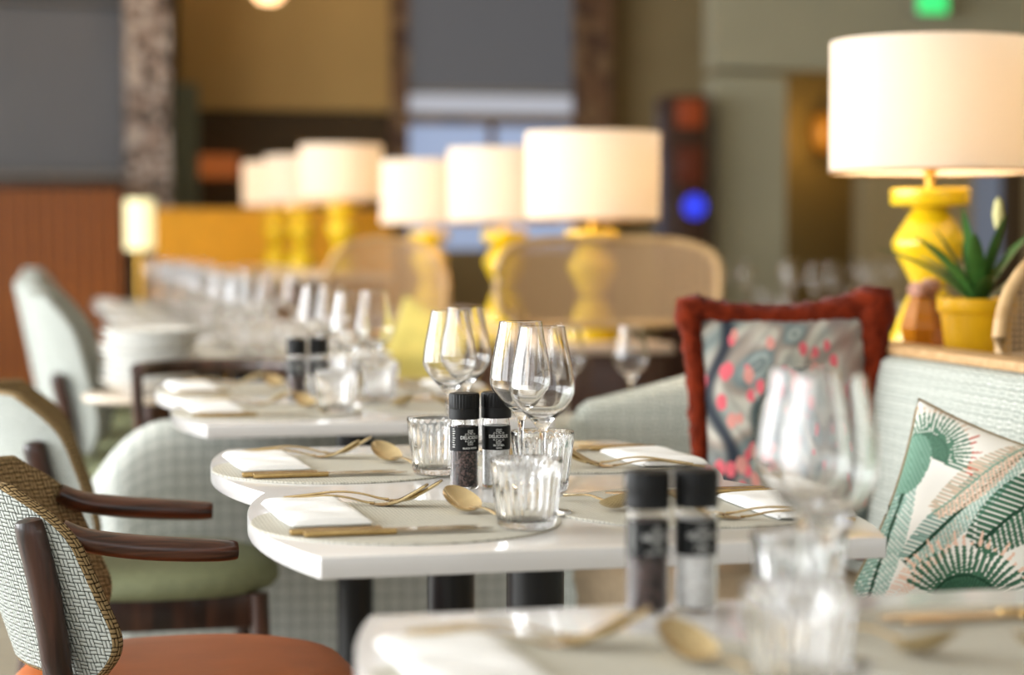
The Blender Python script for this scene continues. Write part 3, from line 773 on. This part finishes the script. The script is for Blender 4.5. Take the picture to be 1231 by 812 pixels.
# low chair with a dark bent wood back rail at the end of the table behind
ch = thing('wooden_chair', 'dark bent wood chair with curved rail behind the third table', 'chair', .405, 4.86, 0, -PI / 2)
def rail(z, r, rad, a0=75, n=22): return [(-.02 - r * math.cos(math.radians(a)), r * math.sin(math.radians(a)), z) for a in [-a0 + 2 * a0 * i / n for i in range(n + 1)]]
MB().tube(rail(.775, .20, .0), .016, 12, 1.2).build('top_rail', M['walnut'], ch); MB().tube(rail(.665, .195, 0, 60), .014, 12, 1.6).build('back_rail', M['darkwood'], ch)
def wseat(i, j):
    th = 2 * PI * i / 36; k = [0, .8, .97, 1, .96, 0][j]; return (.175 * k * math.cos(th), .185 * k * math.sin(th), [.468, .467, .46, .448, .436, .436][j])
MB().grid(wseat, 36, 5, True).build('seat', M['mustard'], ch, angle=60)
for s in (-1, 1):
    MB().tube([(.15, s * .15, 0), (.12, s * .13, .44)], [.011, .016], 12).build('front_leg', M['walnut'], ch)
    MB().tube(smooth_path([(-.20, s * .19, 0), (-.14, s * .16, .40), (-.10, s * .186, .62), (-.075, s * .193, .77)], 4), .014, 12).build('rear_leg', M['walnut'], ch)

# round serving stand with a stack of bowls
st = thing('serving_stand', 'small round stand carrying the stack of white bowls', 'side table', .262, 5.31)
MB().lathe([(0, .675), (.17, .675), (.175, .682), (.17, .692), (0, .692)], 40).build('top', M['stone_top'], st)
MB().lathe([(0, .01), (.02, .01), (.02, .675), (0, .675)], 20).build('column', M['black_metal'], st)
MB().lathe([(0, 0), (.15, 0), (.15, .008), (.03, .02), (0, .02)], 32).build('foot', M['black_metal'], st)
bowl = MB().lathe([(0, .002), (.05, .002), (.055, 0), (.06, .004), (.10, .018), (.128, .036), (.130, .038), (.127, .0385), (.098, .022), (.055, .008), (0, .008)], 48).build('bowl', M['porcelain'], angle=60); tag(bowl, '', 'bowl')
ordn = ['lowest', 'second lowest', 'third', 'fourth', 'fifth', 'sixth', 'second highest', 'topmost']
for k in range(8):
    place(bowl, ordn[k] + ' white porcelain bowl in the stack on the stand', 'stacked bowls', .262 + random.uniform(-.008, .008), 5.31 + random.uniform(-.006, .006), .692 + .0185 * k)

# curved low bench in checked tweed under the table behind
def rounded(pts_fn, name, parent, mat, n, m): pass
bench = thing('curved_bench', 'low checked tweed bench with rounded end under the third table', 'bench', .68, 4.41)
mb = MB(); nb_, mb_ = 60, 16
BZ = .70
def bench_path(i):                               # runs across the row, end rounded towards the left
    t = i / nb_; v = -.60 + 1.20 * t
    return v, .035 * math.cos(t * PI)
def bpt(i, j):
    v, u = bench_path(i); t = i / nb_
    hl = BZ * (1 - .22 * max(0, 1 - t / .16) ** 2.2)
    prof = [(-.12, .06), (-.125, .2), (-.125, .4), (-.124, .6), (-.12, .8), (-.11, .92), (-.09, .97), (-.05, .995), (0, 1), (.05, .995), (.09, .97), (.11, .92), (.12, .8), (.124, .6), (.125, .4), (.125, .2), (.12, .06)][j]
    w = 1 - .75 * max(0, 1 - t / .07) ** 2 - .75 * max(0, 1 - (1 - t) / .05) ** 2
    return (v, u + prof[0] * .85 * w, prof[1] * hl)
sl = [0.0]
for k in range(16): sl.append(sl[-1] + (Vector(bpt(30, k)) - Vector(bpt(30, k + 1))).length)
mb.grid(bpt, nb_, mb_, uvf=lambda i, j: (bench_path(i)[0], sl[j]))
for ii in (0, nb_):
    ring = [bpt(ii, j) for j in range(17)]; mb.add(ring, [list(range(17))])
mb.build('upholstery', M['tweed_check'], bench, angle=70)
MB().box((0, 0, .022), (1.05, .16, .044), .006).build('plinth', M['darkwood'], bench)

# ------------------------------------------------------------------ banquette on the right
bq = thing('banquette', 'tweed upholstered banquette with pale wood top rail at right', 'banquette', 0, 0)
BU0, BU1, BV, BH = 1.0, 4.0, 1.5, .875
mb = MB(); nU = 60
prof = [(0, .44), (-.012, .55), (-.004, .68), (.012, .80), (.03, BH - .012), (.045, BH - .003), (.06, BH), (.115, BH), (.128, BH - .01), (.13, BH - .06), (.13, .3), (.13, .05)]
sl = [0.0]
for k in range(len(prof) - 1): sl.append(sl[-1] + math.hypot(prof[k + 1][0] - prof[k][0], prof[k + 1][1] - prof[k][1]))
mb.grid(lambda i, j: (BV + prof[j][0], BU0 + (BU1 + .14 - BU0) * i / nU, prof[j][1]), nU, len(prof) - 1, uvf=lambda i, j: (BU0 + (BU1 - BU0) * i / nU, sl[j]))
for ii in (0, 1):
    mb.add([(BV + p[0], BU1 + .14 if ii else BU0, p[1]) for p in prof], [list(range(len(prof)))])
mb.build('backrest', M['tweed_small'], bq, angle=50)
MB().box((BV + .088, (BU0 + BU1 + .14) / 2, BH + .009), (.085, BU1 + .14 - BU0, .018), .005).build('wood_rail', M['oak'], bq)
mb = MB(); sp_ = [(1.06, .06), (1.06, .36), (1.052, .40), (1.06, .445), (1.085, .462), (1.2, .468), (1.40, .466), (1.505, .46), (1.505, .06)]
mb.grid(lambda i, j: (sp_[j][0], BU0 + (BU1 - BU0) * i / 20, sp_[j][1]), 20, 8, uvf=lambda i, j: (BU0 + 3 * i / 20, sp_[j][0] + sp_[j][1]))
for uu in (BU0, BU1): mb.add([(a, uu, b) for a, b in sp_], [list(range(len(sp_)))])
mb.build('seat', M['tan'], bq, angle=50)
MB().box((1.30, (BU0 + BU1) / 2, .03), (.36, BU1 - BU0 - .06, .06), .004).build('plinth', M['darkwood'], bq)
# the end wing, sloping down away from the back
mb = MB(); nW = 24
def wing(i, j):
    t = i / nW; v = BV + .02 - .47 * t
    top = BH - .135 * t ** .8 - .10 * max(0, (t - .88) / .12) ** 2
    q = [(-.06, .05), (-.062, .3), (-.06, .6), (-.055, .85), (-.04, .97), (0, 1), (.04, .97), (.055, .85), (.06, .6), (.062, .3), (.06, .05)][j]
    w = 1 - .6 * max(0, (t - .9) / .1) ** 2
    return (v, BU1 + .065 + q[0] * w + .04 * t * t, q[1] * top)
mb.grid(wing, nW, 10, uvf=lambda i, j: (i * .02, wing(i, j)[2] + (.1 if j > 5 else 0)))
for ii in (0, nW): mb.add([wing(ii, j) for j in range(11)], [list(range(11))])
mb.build('end_wing', M['tweed_small'], bq, angle=70)

# ------------------------------------------------------------------ cushions
def cushion_pts(S, T, n, front, pinch=.10, Sz=None):
    Sz = Sz or S
    """A pillow in its own x (width) z (height) plane, front towards -y; corners drawn out."""
    def f(i, j):
        a, b = -1 + 2 * i / n, -1 + 2 * j / n
        k = 1 - pinch * (1 - b * b) * 1.0; l = 1 - pinch * (1 - a * a) * 1.0
        x, z = a * k * S / 2, b * l * Sz / 2
        e = max(0, (1 - a * a) * (1 - b * b)) ** .45
        wr = .006 * math.sin(5 * a + 3 * b) * e + .004 * math.sin(11 * b - 4 * a) * e
        return (x, (-1 if front else 1) * (T * e + wr * (1 if front else 0)), z)
    return f
def paint(obj, fn):
    me = obj.data; ca_ = me.color_attributes.new('Print', 'FLOAT_COLOR', 'POINT'); buf = []
    for v in me.vertices: buf += list(fn(v.co.x, v.co.z, v.co.y))
    ca_.data.foreach_set('color', buf)
def lerp(a, b, t): return tuple(x + (y - x) * t for x, y in zip(a, b))
G_W, G_D, G_M, G_L, G_A, G_P, G_R = srgb('#f3efe8'), srgb('#1f4431'), srgb('#46735a'), srgb('#a9c8bd'), srgb('#7da391'), srgb('#efc9b2'), srgb('#d8442c')
def palm_print(S):
    H = S / 2
    def frond(x, z, x0, z0, ang, L, W_, n, c1, c2, stem):
        dx, dz = x - x0, z - z0; c, s = math.cos(ang), math.sin(ang)
        l, w = dx * c + dz * s, -dx * s + dz * c
        if l < 0 or l > L: return None
        env = W_ * math.sin(PI * min(1, .12 + .88 * l / L)) ** .7
        if abs(w) > env: return None
        if abs(w) < stem: return c2
        ph = ((l + abs(w) * .55) / L * n) % 1
        return None if ph > .74 else lerp(c1, c2, .35 * (ph > .38) + .2 * (w > 0))
    def fan(x, z, x0, z0, r0, r1, n, a0, a1):
        dx, dz = x - x0, z - z0; r = math.hypot(dx, dz); a = math.degrees(math.atan2(dz, dx))
        if not (a0 < a < a1): return None
        if r < r0 * .93:
            return lerp(G_M, G_D, .5 * ((a / 6) % 1 > .55) + .2)
        if r < r0: return G_D
        k = (a - a0) / (a1 - a0) * n; ph = k % 1; tip = r1 * (.92 + .08 * math.sin(int(k) * 2.1))
        if r > tip: return None
        wd = .94 - .70 * (r - r0) / (tip - r0)
        if abs(ph - .5) > wd / 2: return None
        if r > r1 * .80: return G_R if a < 42 else G_P
        return lerp(G_M, G_D, .4 * (ph > .5))
    def f(x, z, y):
        c = G_W
        for args in ((-.47 * S, -.5 * S, 1.50, .80 * S, .06 * S, 34, G_A, G_M, .004 * S), (-.385 * S, -.50 * S, 1.60, .72 * S, .085 * S, 34, G_L, G_D, .008 * S),
                     (-.30 * S, -.42 * S, 1.17, .55 * S, .05 * S, 30, G_P, G_W, .002 * S), (-.285 * S, -.23 * S, 1.11, .80 * S, .085 * S, 40, G_L, G_D, .008 * S),
                     (-.24 * S, .02 * S, 1.02, .52 * S, .075 * S, 26, G_P, G_A, .004 * S), (-.02 * S, -.06 * S, 1.05, .60 * S, .13 * S, 22, G_M, G_D, .008 * S),
                     (.26 * S, -.16 * S, .95, .5 * S, .14 * S, 18, G_M, G_D, .007 * S), (.40 * S, -.45 * S, 1.25, .5 * S, .09 * S, 20, G_A, G_D, .006 * S)):
            q = frond(x, z, *args)
            if q: c = q
        q = fan(x, z, -.37 * S, .26 * S, .10 * S, .25 * S, 24, -10, 150)
        if q: c = lerp(q, G_A, .25)
        if (x + .42 * S) ** 2 + ((z - .20 * S) * .6) ** 2 < (.085 * S) ** 2: c = lerp(G_A, G_M, .5 * (((x + z) / S * 40) % 1 > .5))
        q = fan(x, z, .03 * S, -.33 * S, .155 * S, .35 * S, 25, 4, 176)
        if q: c = q
        if y > .002: c = lerp(G_W, G_A, .2)
        return c
    return f
S = .345; N = 150
pc = thing('cushion', 'white cushion printed with green palm leaves on the banquette', 'cushion', 1.385, 2.80, .432)
mb = MB(); mb.grid(cushion_pts(S, .062, N, True), N, N); mb.grid(cushion_pts(S, .06, 40, False), 40, 40)
cov = mb.build('cover', M['palm'], pc, angle=80); paint(cov, palm_print(S))
pip = []
for k in range(4):
    for i in range(20):
        a = -1 + 2 * i / 20; f_ = cushion_pts(S, 0, 2, True); A = [(a, -1), (1, a), (-a, 1), (-1, -a)][k]
        kx, kz = 1 - .10 * (1 - A[1] ** 2), 1 - .10 * (1 - A[0] ** 2); pip.append((A[0] * kx * S / 2, 0, A[1] * kz * S / 2))
M['piping'] = plain('dark_tan_piping', '#8f7c5e', .8)
pp = MB().tube(pip + [pip[0]], .0035, 6, caps=False).build('piping', M['piping'], pc)
for o in (cov, pp):
    o.rotation_mode = 'XYZ'; o.rotation_euler = (-.30, math.radians(17), math.radians(-36)); o.location = (0, 0, .205)

RC = srgb
def floral_print(S):
    random.seed(3)
    dots = [(random.uniform(-.5, .5) * S, random.uniform(-.5, .5) * S, random.uniform(.012, .03) * S) for _ in range(80)]
    cols = [RC('#5f6b6c'), RC('#8c928c'), RC('#a8a69b'), RC('#b6b0a4'), RC('#8f8378'), RC('#6d7b7c'), RC('#9ba39b')]
    def f(x, z, y):
        a = math.sin(9 * x / S + 3 * math.sin(5 * z / S)) + math.sin(14 * (x * .4 + z) / S + 2 * math.sin(9 * x / S)); b = math.sin(22 * (x - .5 * z) / S + 3 * math.sin(7 * z / S))
        e = (a * 1.1 + b * .9 + 3.4) % 6.0; k0 = int(e); c = lerp(cols[k0], cols[k0 + 1], e - k0)
        wr = math.sin(60 * x / S + 9 * math.sin(6 * z / S)); c = lerp(c, RC('#3c4446'), .25 * max(0, wr))
        d = abs(x + .36 * S + .06 * S * math.sin(9 * z / S)) / (.05 * S)
        if d < 1: c = lerp(RC('#1f2733'), c, d * d)
        d = abs(x * .7 - z * .5 + .12 * S + .05 * S * math.sin(12 * z / S)) / (.035 * S)
        if d < 1 and z < .3 * S: c = lerp(RC('#2a3a3c'), c, d * d)
        if x > .22 * S: c = lerp(c, RC('#7a4438'), .45 * max(0, math.sin(18 * x / S + 5 * z / S)))
        for k, (p, q, r) in enumerate(dots):
            if (p + .38 * S) ** 2 < (.17 * S) ** 2 or (p * .7 - q * .5 + .12 * S) ** 2 < (.12 * S) ** 2 or k % 4 == 0:
                if ((x - p) * 1.3) ** 2 + (z - q) ** 2 * .6 < (r * 1.25) ** 2: return RC('#d0606a') if k % 3 else RC('#c98a80')
        return c
    return f
S2, S2z = .355, .47
rc = thing('cushion', 'floral cushion with thick rust red fur border leaning at the banquette end', 'cushion', 1.362, 3.595, .468)
mb = MB(); mb.grid(cushion_pts(S2 - .03, .085, 150, True, .06, S2z - .03), 150, 150); mb.grid(cushion_pts(S2 - .03, .03, 30, False, .06, S2z - .03), 30, 30)
cov = mb.build('cover', M['floral'], rc, angle=80); paint(cov, floral_print(S2))
fur = []
for k in range(4):
    for i in range(30):
        a = -1 + 2 * i / 30; A = [(a, -1), (1, a), (-a, 1), (-1, -a)][k]
        kx, kz = 1 - .09 * (1 - A[1] ** 2), 1 - .11 * (1 - A[0] ** 2)
        fur.append((A[0] * kx * S2 / 2, 0, A[1] * kz * S2z / 2))
nf = len(fur); mb = MB(); SEG = 20
def fpt(i, k):
    p = Vector(fur[i % nf]); t = (Vector(fur[(i + 1) % nf]) - Vector(fur[(i - 1) % nf])).normalized(); a = Vector((0, 1, 0)); b = t.cross(a)
    th = 2 * PI * k / SEG; r = .018 + .006 * (p.z > S2z * .42) + .008 * max(0, p.x / S2 * 2) + .010 * max(0, abs(p.x) / S2 * 2 - .8) * (p.z > 0) * 4 * (.3 + .7 * (p.x > 0)) + .0035 * math.sin(i * 2.3 + k * 1.9) + .004 * math.sin(i * .9 - k * 3.1)
    return p + a * math.cos(th) * r * 1.1 + b * math.sin(th) * r
mb.grid(fpt, nf, SEG, True, uvf=lambda i, k: (i * .01, k * .01))
fu = mb.build('fur_border', M['red_fur'], rc, angle=180)
for o in (cov, fu): o.rotation_euler = (-.16, math.radians(-1.5), math.radians(-14)); o.location = (0, 0, .268)

mc = thing('cushion', 'mustard yellow cushion behind the wine glasses of the table in focus', 'cushion', 1.27, 6.75, .44)
mb = MB(); mb.grid(cushion_pts(.40, .07, 30, True), 30, 30); mb.grid(cushion_pts(.40, .07, 30, False), 30, 30)
cov = mb.build('cover', M['mustard'], mc, angle=80); cov.rotation_euler = (-.3, math.radians(18), math.radians(-40)); cov.location = (0, 0, .215)
b2 = thing('bench_seat', 'pale upholstered seat block under the mustard cushion', 'bench', 1.30, 6.75)
MB().box((0, 0, .245), (.46, .9, .39), .04, 4).build('seat', M['tweed_small'], b2); MB().box((0, 0, .03), (.42, .8, .06), .004).build('plinth', M['darkwood'], b2)

# ------------------------------------------------------------------ lamp ledges
def ledge(name, label, v0, v1, u0, u1, h, top):
    L = thing(name, label, 'sideboard', (v0 + v1) / 2, (u0 + u1) / 2)
    w, d = v1 - v0, u1 - u0
    MB().box((0, 0, (h - .03) / 2 + .03), (w - .04, d - .04, h - .09), .004).build('body', M['darkwood'], L)
    MB().box((0, 0, h - .015), (w, d, .03), .004).build('top', top, L)
    nd = max(2, round(d / .5))
    for i in range(nd):
        dr = MB().box((-w / 2 + .016, -d / 2 + d / nd * (i + .5), h / 2), (.02, d / nd - .03, h - .16), .004).build('door', M['darkwood'], L)
        MB().tube([(-w / 2 + .0, -d / 2 + d / nd * (i + .85), h * .55), (-w / 2 + .0, -d / 2 + d / nd * (i + .85), h * .68)], .006, 8).build('handle', M['brass'], dr)
    MB().box((0, 0, .03), (w - .1, d - .1, .06)).build('plinth', M['black_metal'], L)
    return L
ledge('sideboard', 'dark wood sideboard behind the banquette carrying the big lamp', 1.68, 2.14, 3.42, 4.75, .838, M['stone_top'])
ledge('sideboard', 'dark wood sideboard with pale top under the middle lamps', 1.55, 1.98, 6.24, 9.6, .752, M['stone_top'])
ledge('sideboard', 'dark wood sideboard under the three small lamps at the back', 1.32, 1.75, 10.3, 14.1, .90, M['stone_top'])

# ------------------------------------------------------------------ lamps
def lamp_proto():
    L = proto('table_lamp', 'lamp')
    foot = [(0, 0), (.088, 0), (.094, .006), (.094, .02), (.055, .115), (.036, .145)]
    dia = [(.036, .150), (.040, .155), (.081, .235), (.083, .245), (.080, .255), (.046, .310), (.042, .315)]
    MB().lathe(foot + [(0, .146)], 8 * 5).build('lower_cone', M['yellow'], L, angle=30)
    MB().lathe([(0, .146)] + dia + [(0, .315)], 40).build('body', M['yellow'], L, angle=30)
    MB().lathe([(0, .314), (.036, .314), (.040, .322), (.086, .330), (.088, .334), (.088, .362), (.085, .366), (0, .368)], 40).build('disc', M['yellow'], L, angle=30)
    MB().lathe([(0, .366), (.011, .366), (.011, .40), (.016, .402), (.016, .46), (0, .46)], 20).build('stem', M['brass'], L)
    sh = MB(); r = .222; z0, z1 = .402, .690
    sh.lathe([(r, z0), (r, z0 + .1), (r, z0 + .2), (r, z1), (r - .003, z1), (r - .003, z0 + .15), (r - .003, z0), (r, z0)], 72)
    s_ = sh.build('shade', M['shade'], L, angle=50)
    MB().tube([(r * math.cos(a * PI / 24), r * math.sin(a * PI / 24), z0) for a in range(49)], .003, 6, caps=False).build('shade_rim', M['brass'], s_)
    for k in range(3):
        a = k * 2 * PI / 3 + .4
        MB().tube([(.014 * math.cos(a), .014 * math.sin(a), .45), ((r - .003) * math.cos(a), (r - .003) * math.sin(a), .46)], .002, 6).build('spider_arm', M['brass'], s_)
    MB().lathe([(0, .46), (.013, .462), (.016, .475), (.03, .51), (.032, .528), (.024, .548), (0, .556)], 20).build('bulb', M['bulb'], L)
    return L
lp = lamp_proto()
LAMPS = [(1.915, 4.17, .838, 'big yellow ceramic lamp with white drum shade on the near sideboard', 17),
         (1.775, 6.50, .752, 'yellow lamp with white shade, largest of the three in the middle', 20),
         (1.76, 7.75, .752, 'yellow lamp between the other two lamps on the middle sideboard', 20),
         (1.70, 9.02, .752, 'yellow lamp leftmost of the three on the middle sideboard', 20),
         (1.56, 10.85, .90, 'small far lamp, rightmost of the three at the back', 22),
         (1.53, 12.35, .90, 'small far lamp, middle one of the three at the back', 22),
         (1.50, 13.45, .90, 'small far lamp, leftmost of the three at the back', 22)]
for i, (v, u, z, lb, pw) in enumerate(LAMPS):
    o = place(lp, lb, 'yellow table lamps', v, u, z, .3 * i)
    l = bpy.data.lights.new('lamp_light', 'POINT'); l.energy = pw * 1.15; l.color = (1.0, .66, .36); l.shadow_soft_size = .035
    lo = bpy.data.objects.new('lamp_light', l); C.objects.link(lo); lo.location = P(v, u, z + .60)

# ------------------------------------------------------------------ pot plant on the near sideboard
pot = thing('flower_pot', 'yellow glazed pot holding a green plant beside the big lamp', 'flower pot', 1.76, 3.61, .838)
MB().lathe([(0, 0), (.052, 0), (.056, .004), (.072, .112), (.077, .114), (.079, .12), (.079, .138), (.076, .141), (.071, .138), (.068, .112), (.055, .012), (0, .01)], 48).build('pot', M['yellow_pot'], pot, angle=35)
MB().lathe([(0, .118), (.05, .12), (.0685, .114), (.0, .1)], 30).build('soil', M['soil'], pot)
plant = thing('potted_plant', 'leafy green plant growing in the yellow pot by the lamp', 'plant', 1.76, 3.61, .955)
random.seed(11)
for k in range(17):
    a = k * 2.4 + random.uniform(-.2, .2); L = random.uniform(.10, .20); lean = random.uniform(.35, 1.0); w = random.uniform(.010, .019)
    if k == 3: a, L, lean, w = math.radians(-8), .30, .62, .008
    if k == 5: a, L, lean, w = math.radians(165), .17, .85, .017
    def lf(i, j, a=a, L=L, lean=lean, w=w):
        t = i / 10; r = L * (math.sin(lean) * t + .25 * t * t * lean); z = L * (math.cos(lean) * t + .25 * t - .30 * lean * t * t)
        ww = w * math.sin(PI * min(1, .1 + .9 * t)) ** .8 * (1 if t < 1 else .02); s_ = (j - 1) * ww
        return (r * math.cos(a) - s_ * math.sin(a), r * math.sin(a) + s_ * math.cos(a), z + abs(j - 1) * ww * .35)
    MB().grid(lf, 10, 2).grid(lambda i, j, lf=lf: (lf(i, j)[0], lf(i, j)[1], lf(i, j)[2] - .0007), 10, 2).build('leaf', M['leaf'], plant)
MB().lathe([(0, 0), (.006, .004), (.011, .03), (.007, .055), (0, .065)], 14).build('bud', M['bud'], plant).location = (.035, -.01, .155)
MB().tube(smooth_path([(0, 0, -.0), (.02, -.004, .08), (.035, -.01, .158)], 4), .0025, 6).build('flower_stem', M['leaf'], plant)
# terracotta-pink succulents in a small amber vase behind
vz = thing('amber_vase', 'flared amber glazed vase left of the yellow plant pot', 'vase', 1.733, 3.80, .838)
M['amber'] = plain('amber_glaze', '#a8650f', .15, coat=.6, noise=.1, nscale=20)
MB().lathe([(0, 0), (.036, 0), (.040, .004), (.046, .06), (.05, .075), (.034, .125), (.026, .138), (.022, .138), (.03, .12), (.04, .07), (.0, .012)], 8).build('vase', M['amber'], vz, angle=20)
M['dried'] = plain('dried_pink_blooms', '#b98a76', .9, noise=.3, nscale=60, bump=.5)
for k in range(9):
    a = k * 2.4; r = .008 + .006 * (k % 4)
    b_ = MB().lathe([(0, -.016), (.012, -.012), (.0165, 0), (.011, .012), (0, .015)], 10).build('bloom', M['dried'], vz); b_.location = (r * math.cos(a) * 1.4, r * math.sin(a), .146 + .007 * (k % 3))

# ------------------------------------------------------------------ cane-back chairs
def cane_chair(name='cane_chair', cat='chair', cz=.885, rx=.235, rz=.205, pw=.8):
    c = proto(name, cat)                # faces -y, back at y=0
    def rim(a): return (rx * math.copysign(abs(math.cos(a)) ** pw, math.cos(a)), .05 * math.cos(a) ** 2 * -1 + .0, cz + rz * math.copysign(abs(math.sin(a)) ** pw, math.sin(a)))
    MB().tube([rim(2 * PI * k / 56) for k in range(57)], .013, 10, caps=False).build('back_rim', M['cane_rim'], c)
    mb = MB()
    def pn(i, j): p = rim(2 * PI * i / 56); k = j / 8; return (p[0] * k, -.05 * (p[0] * k / rx) ** 2, cz + (p[2] - cz) * k)
    mb.grid(pn, 56, 8, True, uvf=lambda i, j: (pn(i, j)[0], pn(i, j)[2])); mb.build('cane_panel', M['cane'], c, angle=180)
    def wseat(i, j):
        th = 2 * PI * i / 36; k = [0, .8, .97, 1, .96, 0][j]; return ((rx - .015) * k * math.copysign(abs(math.cos(th)) ** .7, math.cos(th)), -.22 + .22 * k * math.copysign(abs(math.sin(th)) ** .7, math.sin(th)), [.475, .474, .465, .44, .42, .42][j])
    MB().grid(wseat, 36, 5, True).build('seat', M['tan'], c, angle=60)
    for s in (-1, 1):
        MB().tube([(s * (rx - .065), -.38, 0), (s * (rx - .075), -.36, .43)], [.012, .016], 12).build('front_leg', M['cane_rim'], c)
        MB().tube(smooth_path([(s * (rx - .045), .04, 0), (s * (rx - .065), -.03, .43), (s * (rx - .06), -.03, cz - rz * .62)], 4), .015, 12).build('rear_leg', M['cane_rim'], c)
    return c
cc = cane_chair()
def cane_at(x, U, lb, rot=0): place(cc, lb, 'cane-back chairs', on_plane(x, 330, U)[0], U, 0, rot)
place(cc, 'oval cane-back chair at the right edge beside the plant pot', 'cane-back chairs', 1.875, 3.30, 0, -.1)
lv = cane_chair('cane_loveseat', 'loveseat', .955, .36, .135, .55)
place(lv, 'wide cane-back loveseat in front of the largest middle lamp', None, 1.715, 6.12)
cane_at(462, 7.75, 'blurred cane-back chair below the leftmost middle lamp', 0)

# ------------------------------------------------------------------ small tables with glasses on the far right
def round_table(label, v, u, r=.33, h=.75, mat='table'):
    t = thing('round_table', label, 'table', v, u)
    MB().lathe([(0, h - .024), (r, h - .024), (r + .003, h - .012), (r, h), (0, h)], 56).build('top', M[mat], t, angle=50)
    MB().lathe([(0, .01), (.03, .01), (.03, h - .024), (0, h - .024)], 20).build('column', M['black_metal'], t)
    MB().lathe([(0, 0), (r * .7, 0), (r * .7, .008), (.04, .022), (0, .022)], 40).build('base', M['black_metal'], t)
round_table('small round table behind the banquette wing with two glasses', 1.30, 4.55, .26, .66)
place(wine_far, 'blurred wine glass left of two beyond the banquette wing', 'glasses beyond the wing', 1.17, 4.50, .66)
place(wine_far, 'blurred wine glass right of two beyond the banquette wing', 'glasses beyond the wing', 1.31, 4.46, .66)
for k, (x, U) in enumerate(((905, 9.2), (990, 8.2), (1065, 9.6))):
    v, _ = on_plane(x, 370, U)
    round_table(['small round table behind the floral cushion', 'small round table left of the amber vase', 'small round table under the big lamp'][k], v, U, .34, .75)
    tn = ['the round table behind the floral cushion', 'the round table left of the amber vase', 'the round table under the big lamp'][k]
    spots = sorted([(.2 * math.cos(q * 1.05 + k), .2 * math.sin(q * 1.05 + k)) for q in range(6)])
    for q, (dv, du) in enumerate(spots):
        od = ['leftmost', 'second from left', 'third from left', 'third from right', 'second from right', 'rightmost'][q]
        place(wine_far if q % 3 else tumbler_far, ('blurred wine glass ' if q % 3 else 'blurred tumbler ') + od + ' on ' + tn, 'glasses on the right tables', v + dv, U + du, .75)

# mustard banquette and cream pillar lamp in the back left
va, zt = on_plane(186, 250, 14.4); vb, _ = on_plane(480, 250, 14.4)
M['orange_vel'] = plain('amber_yellow_velvet', '#f0a818', .7, sheen=.3, noise=.1, nscale=10)
yb = thing('yellow_sofa', 'long amber yellow high-backed sofa below the far lamps', 'sofa', (va + vb) / 2, 14.5)
Wd = vb - va
MB().box((0, .2, zt / 2 + .05), (Wd, .22, zt - .1), .05, 4).build('backrest', M['orange_vel'], yb); MB().box((0, -.12, .27), (Wd, .5, .34), .05, 4).build('seat', M['orange_vel'], yb)
MB().box((0, 0, .05), (Wd - .1, .5, .1)).build('plinth', M['darkwood'], yb)
va, zt = on_plane(150, 240, 12.6); vb, zb = on_plane(186, 300, 12.6)
cl = thing('pillar_lantern', 'glowing cream cylinder lantern on a post left of the yellow sofa', 'lantern', (va + vb) / 2, 12.6)
rr = (vb - va) / 2
MB().lathe([(0, zb), (rr, zb), (rr, zt), (0, zt)], 28).build('shade', emit('cream_glow', '#f5ecb8', .75), cl, angle=40)
MB().lathe([(0, 0), (.14, 0), (.14, .02), (.025, .04), (.025, zb), (0, zb)], 24).build('post', M['brass'], cl)
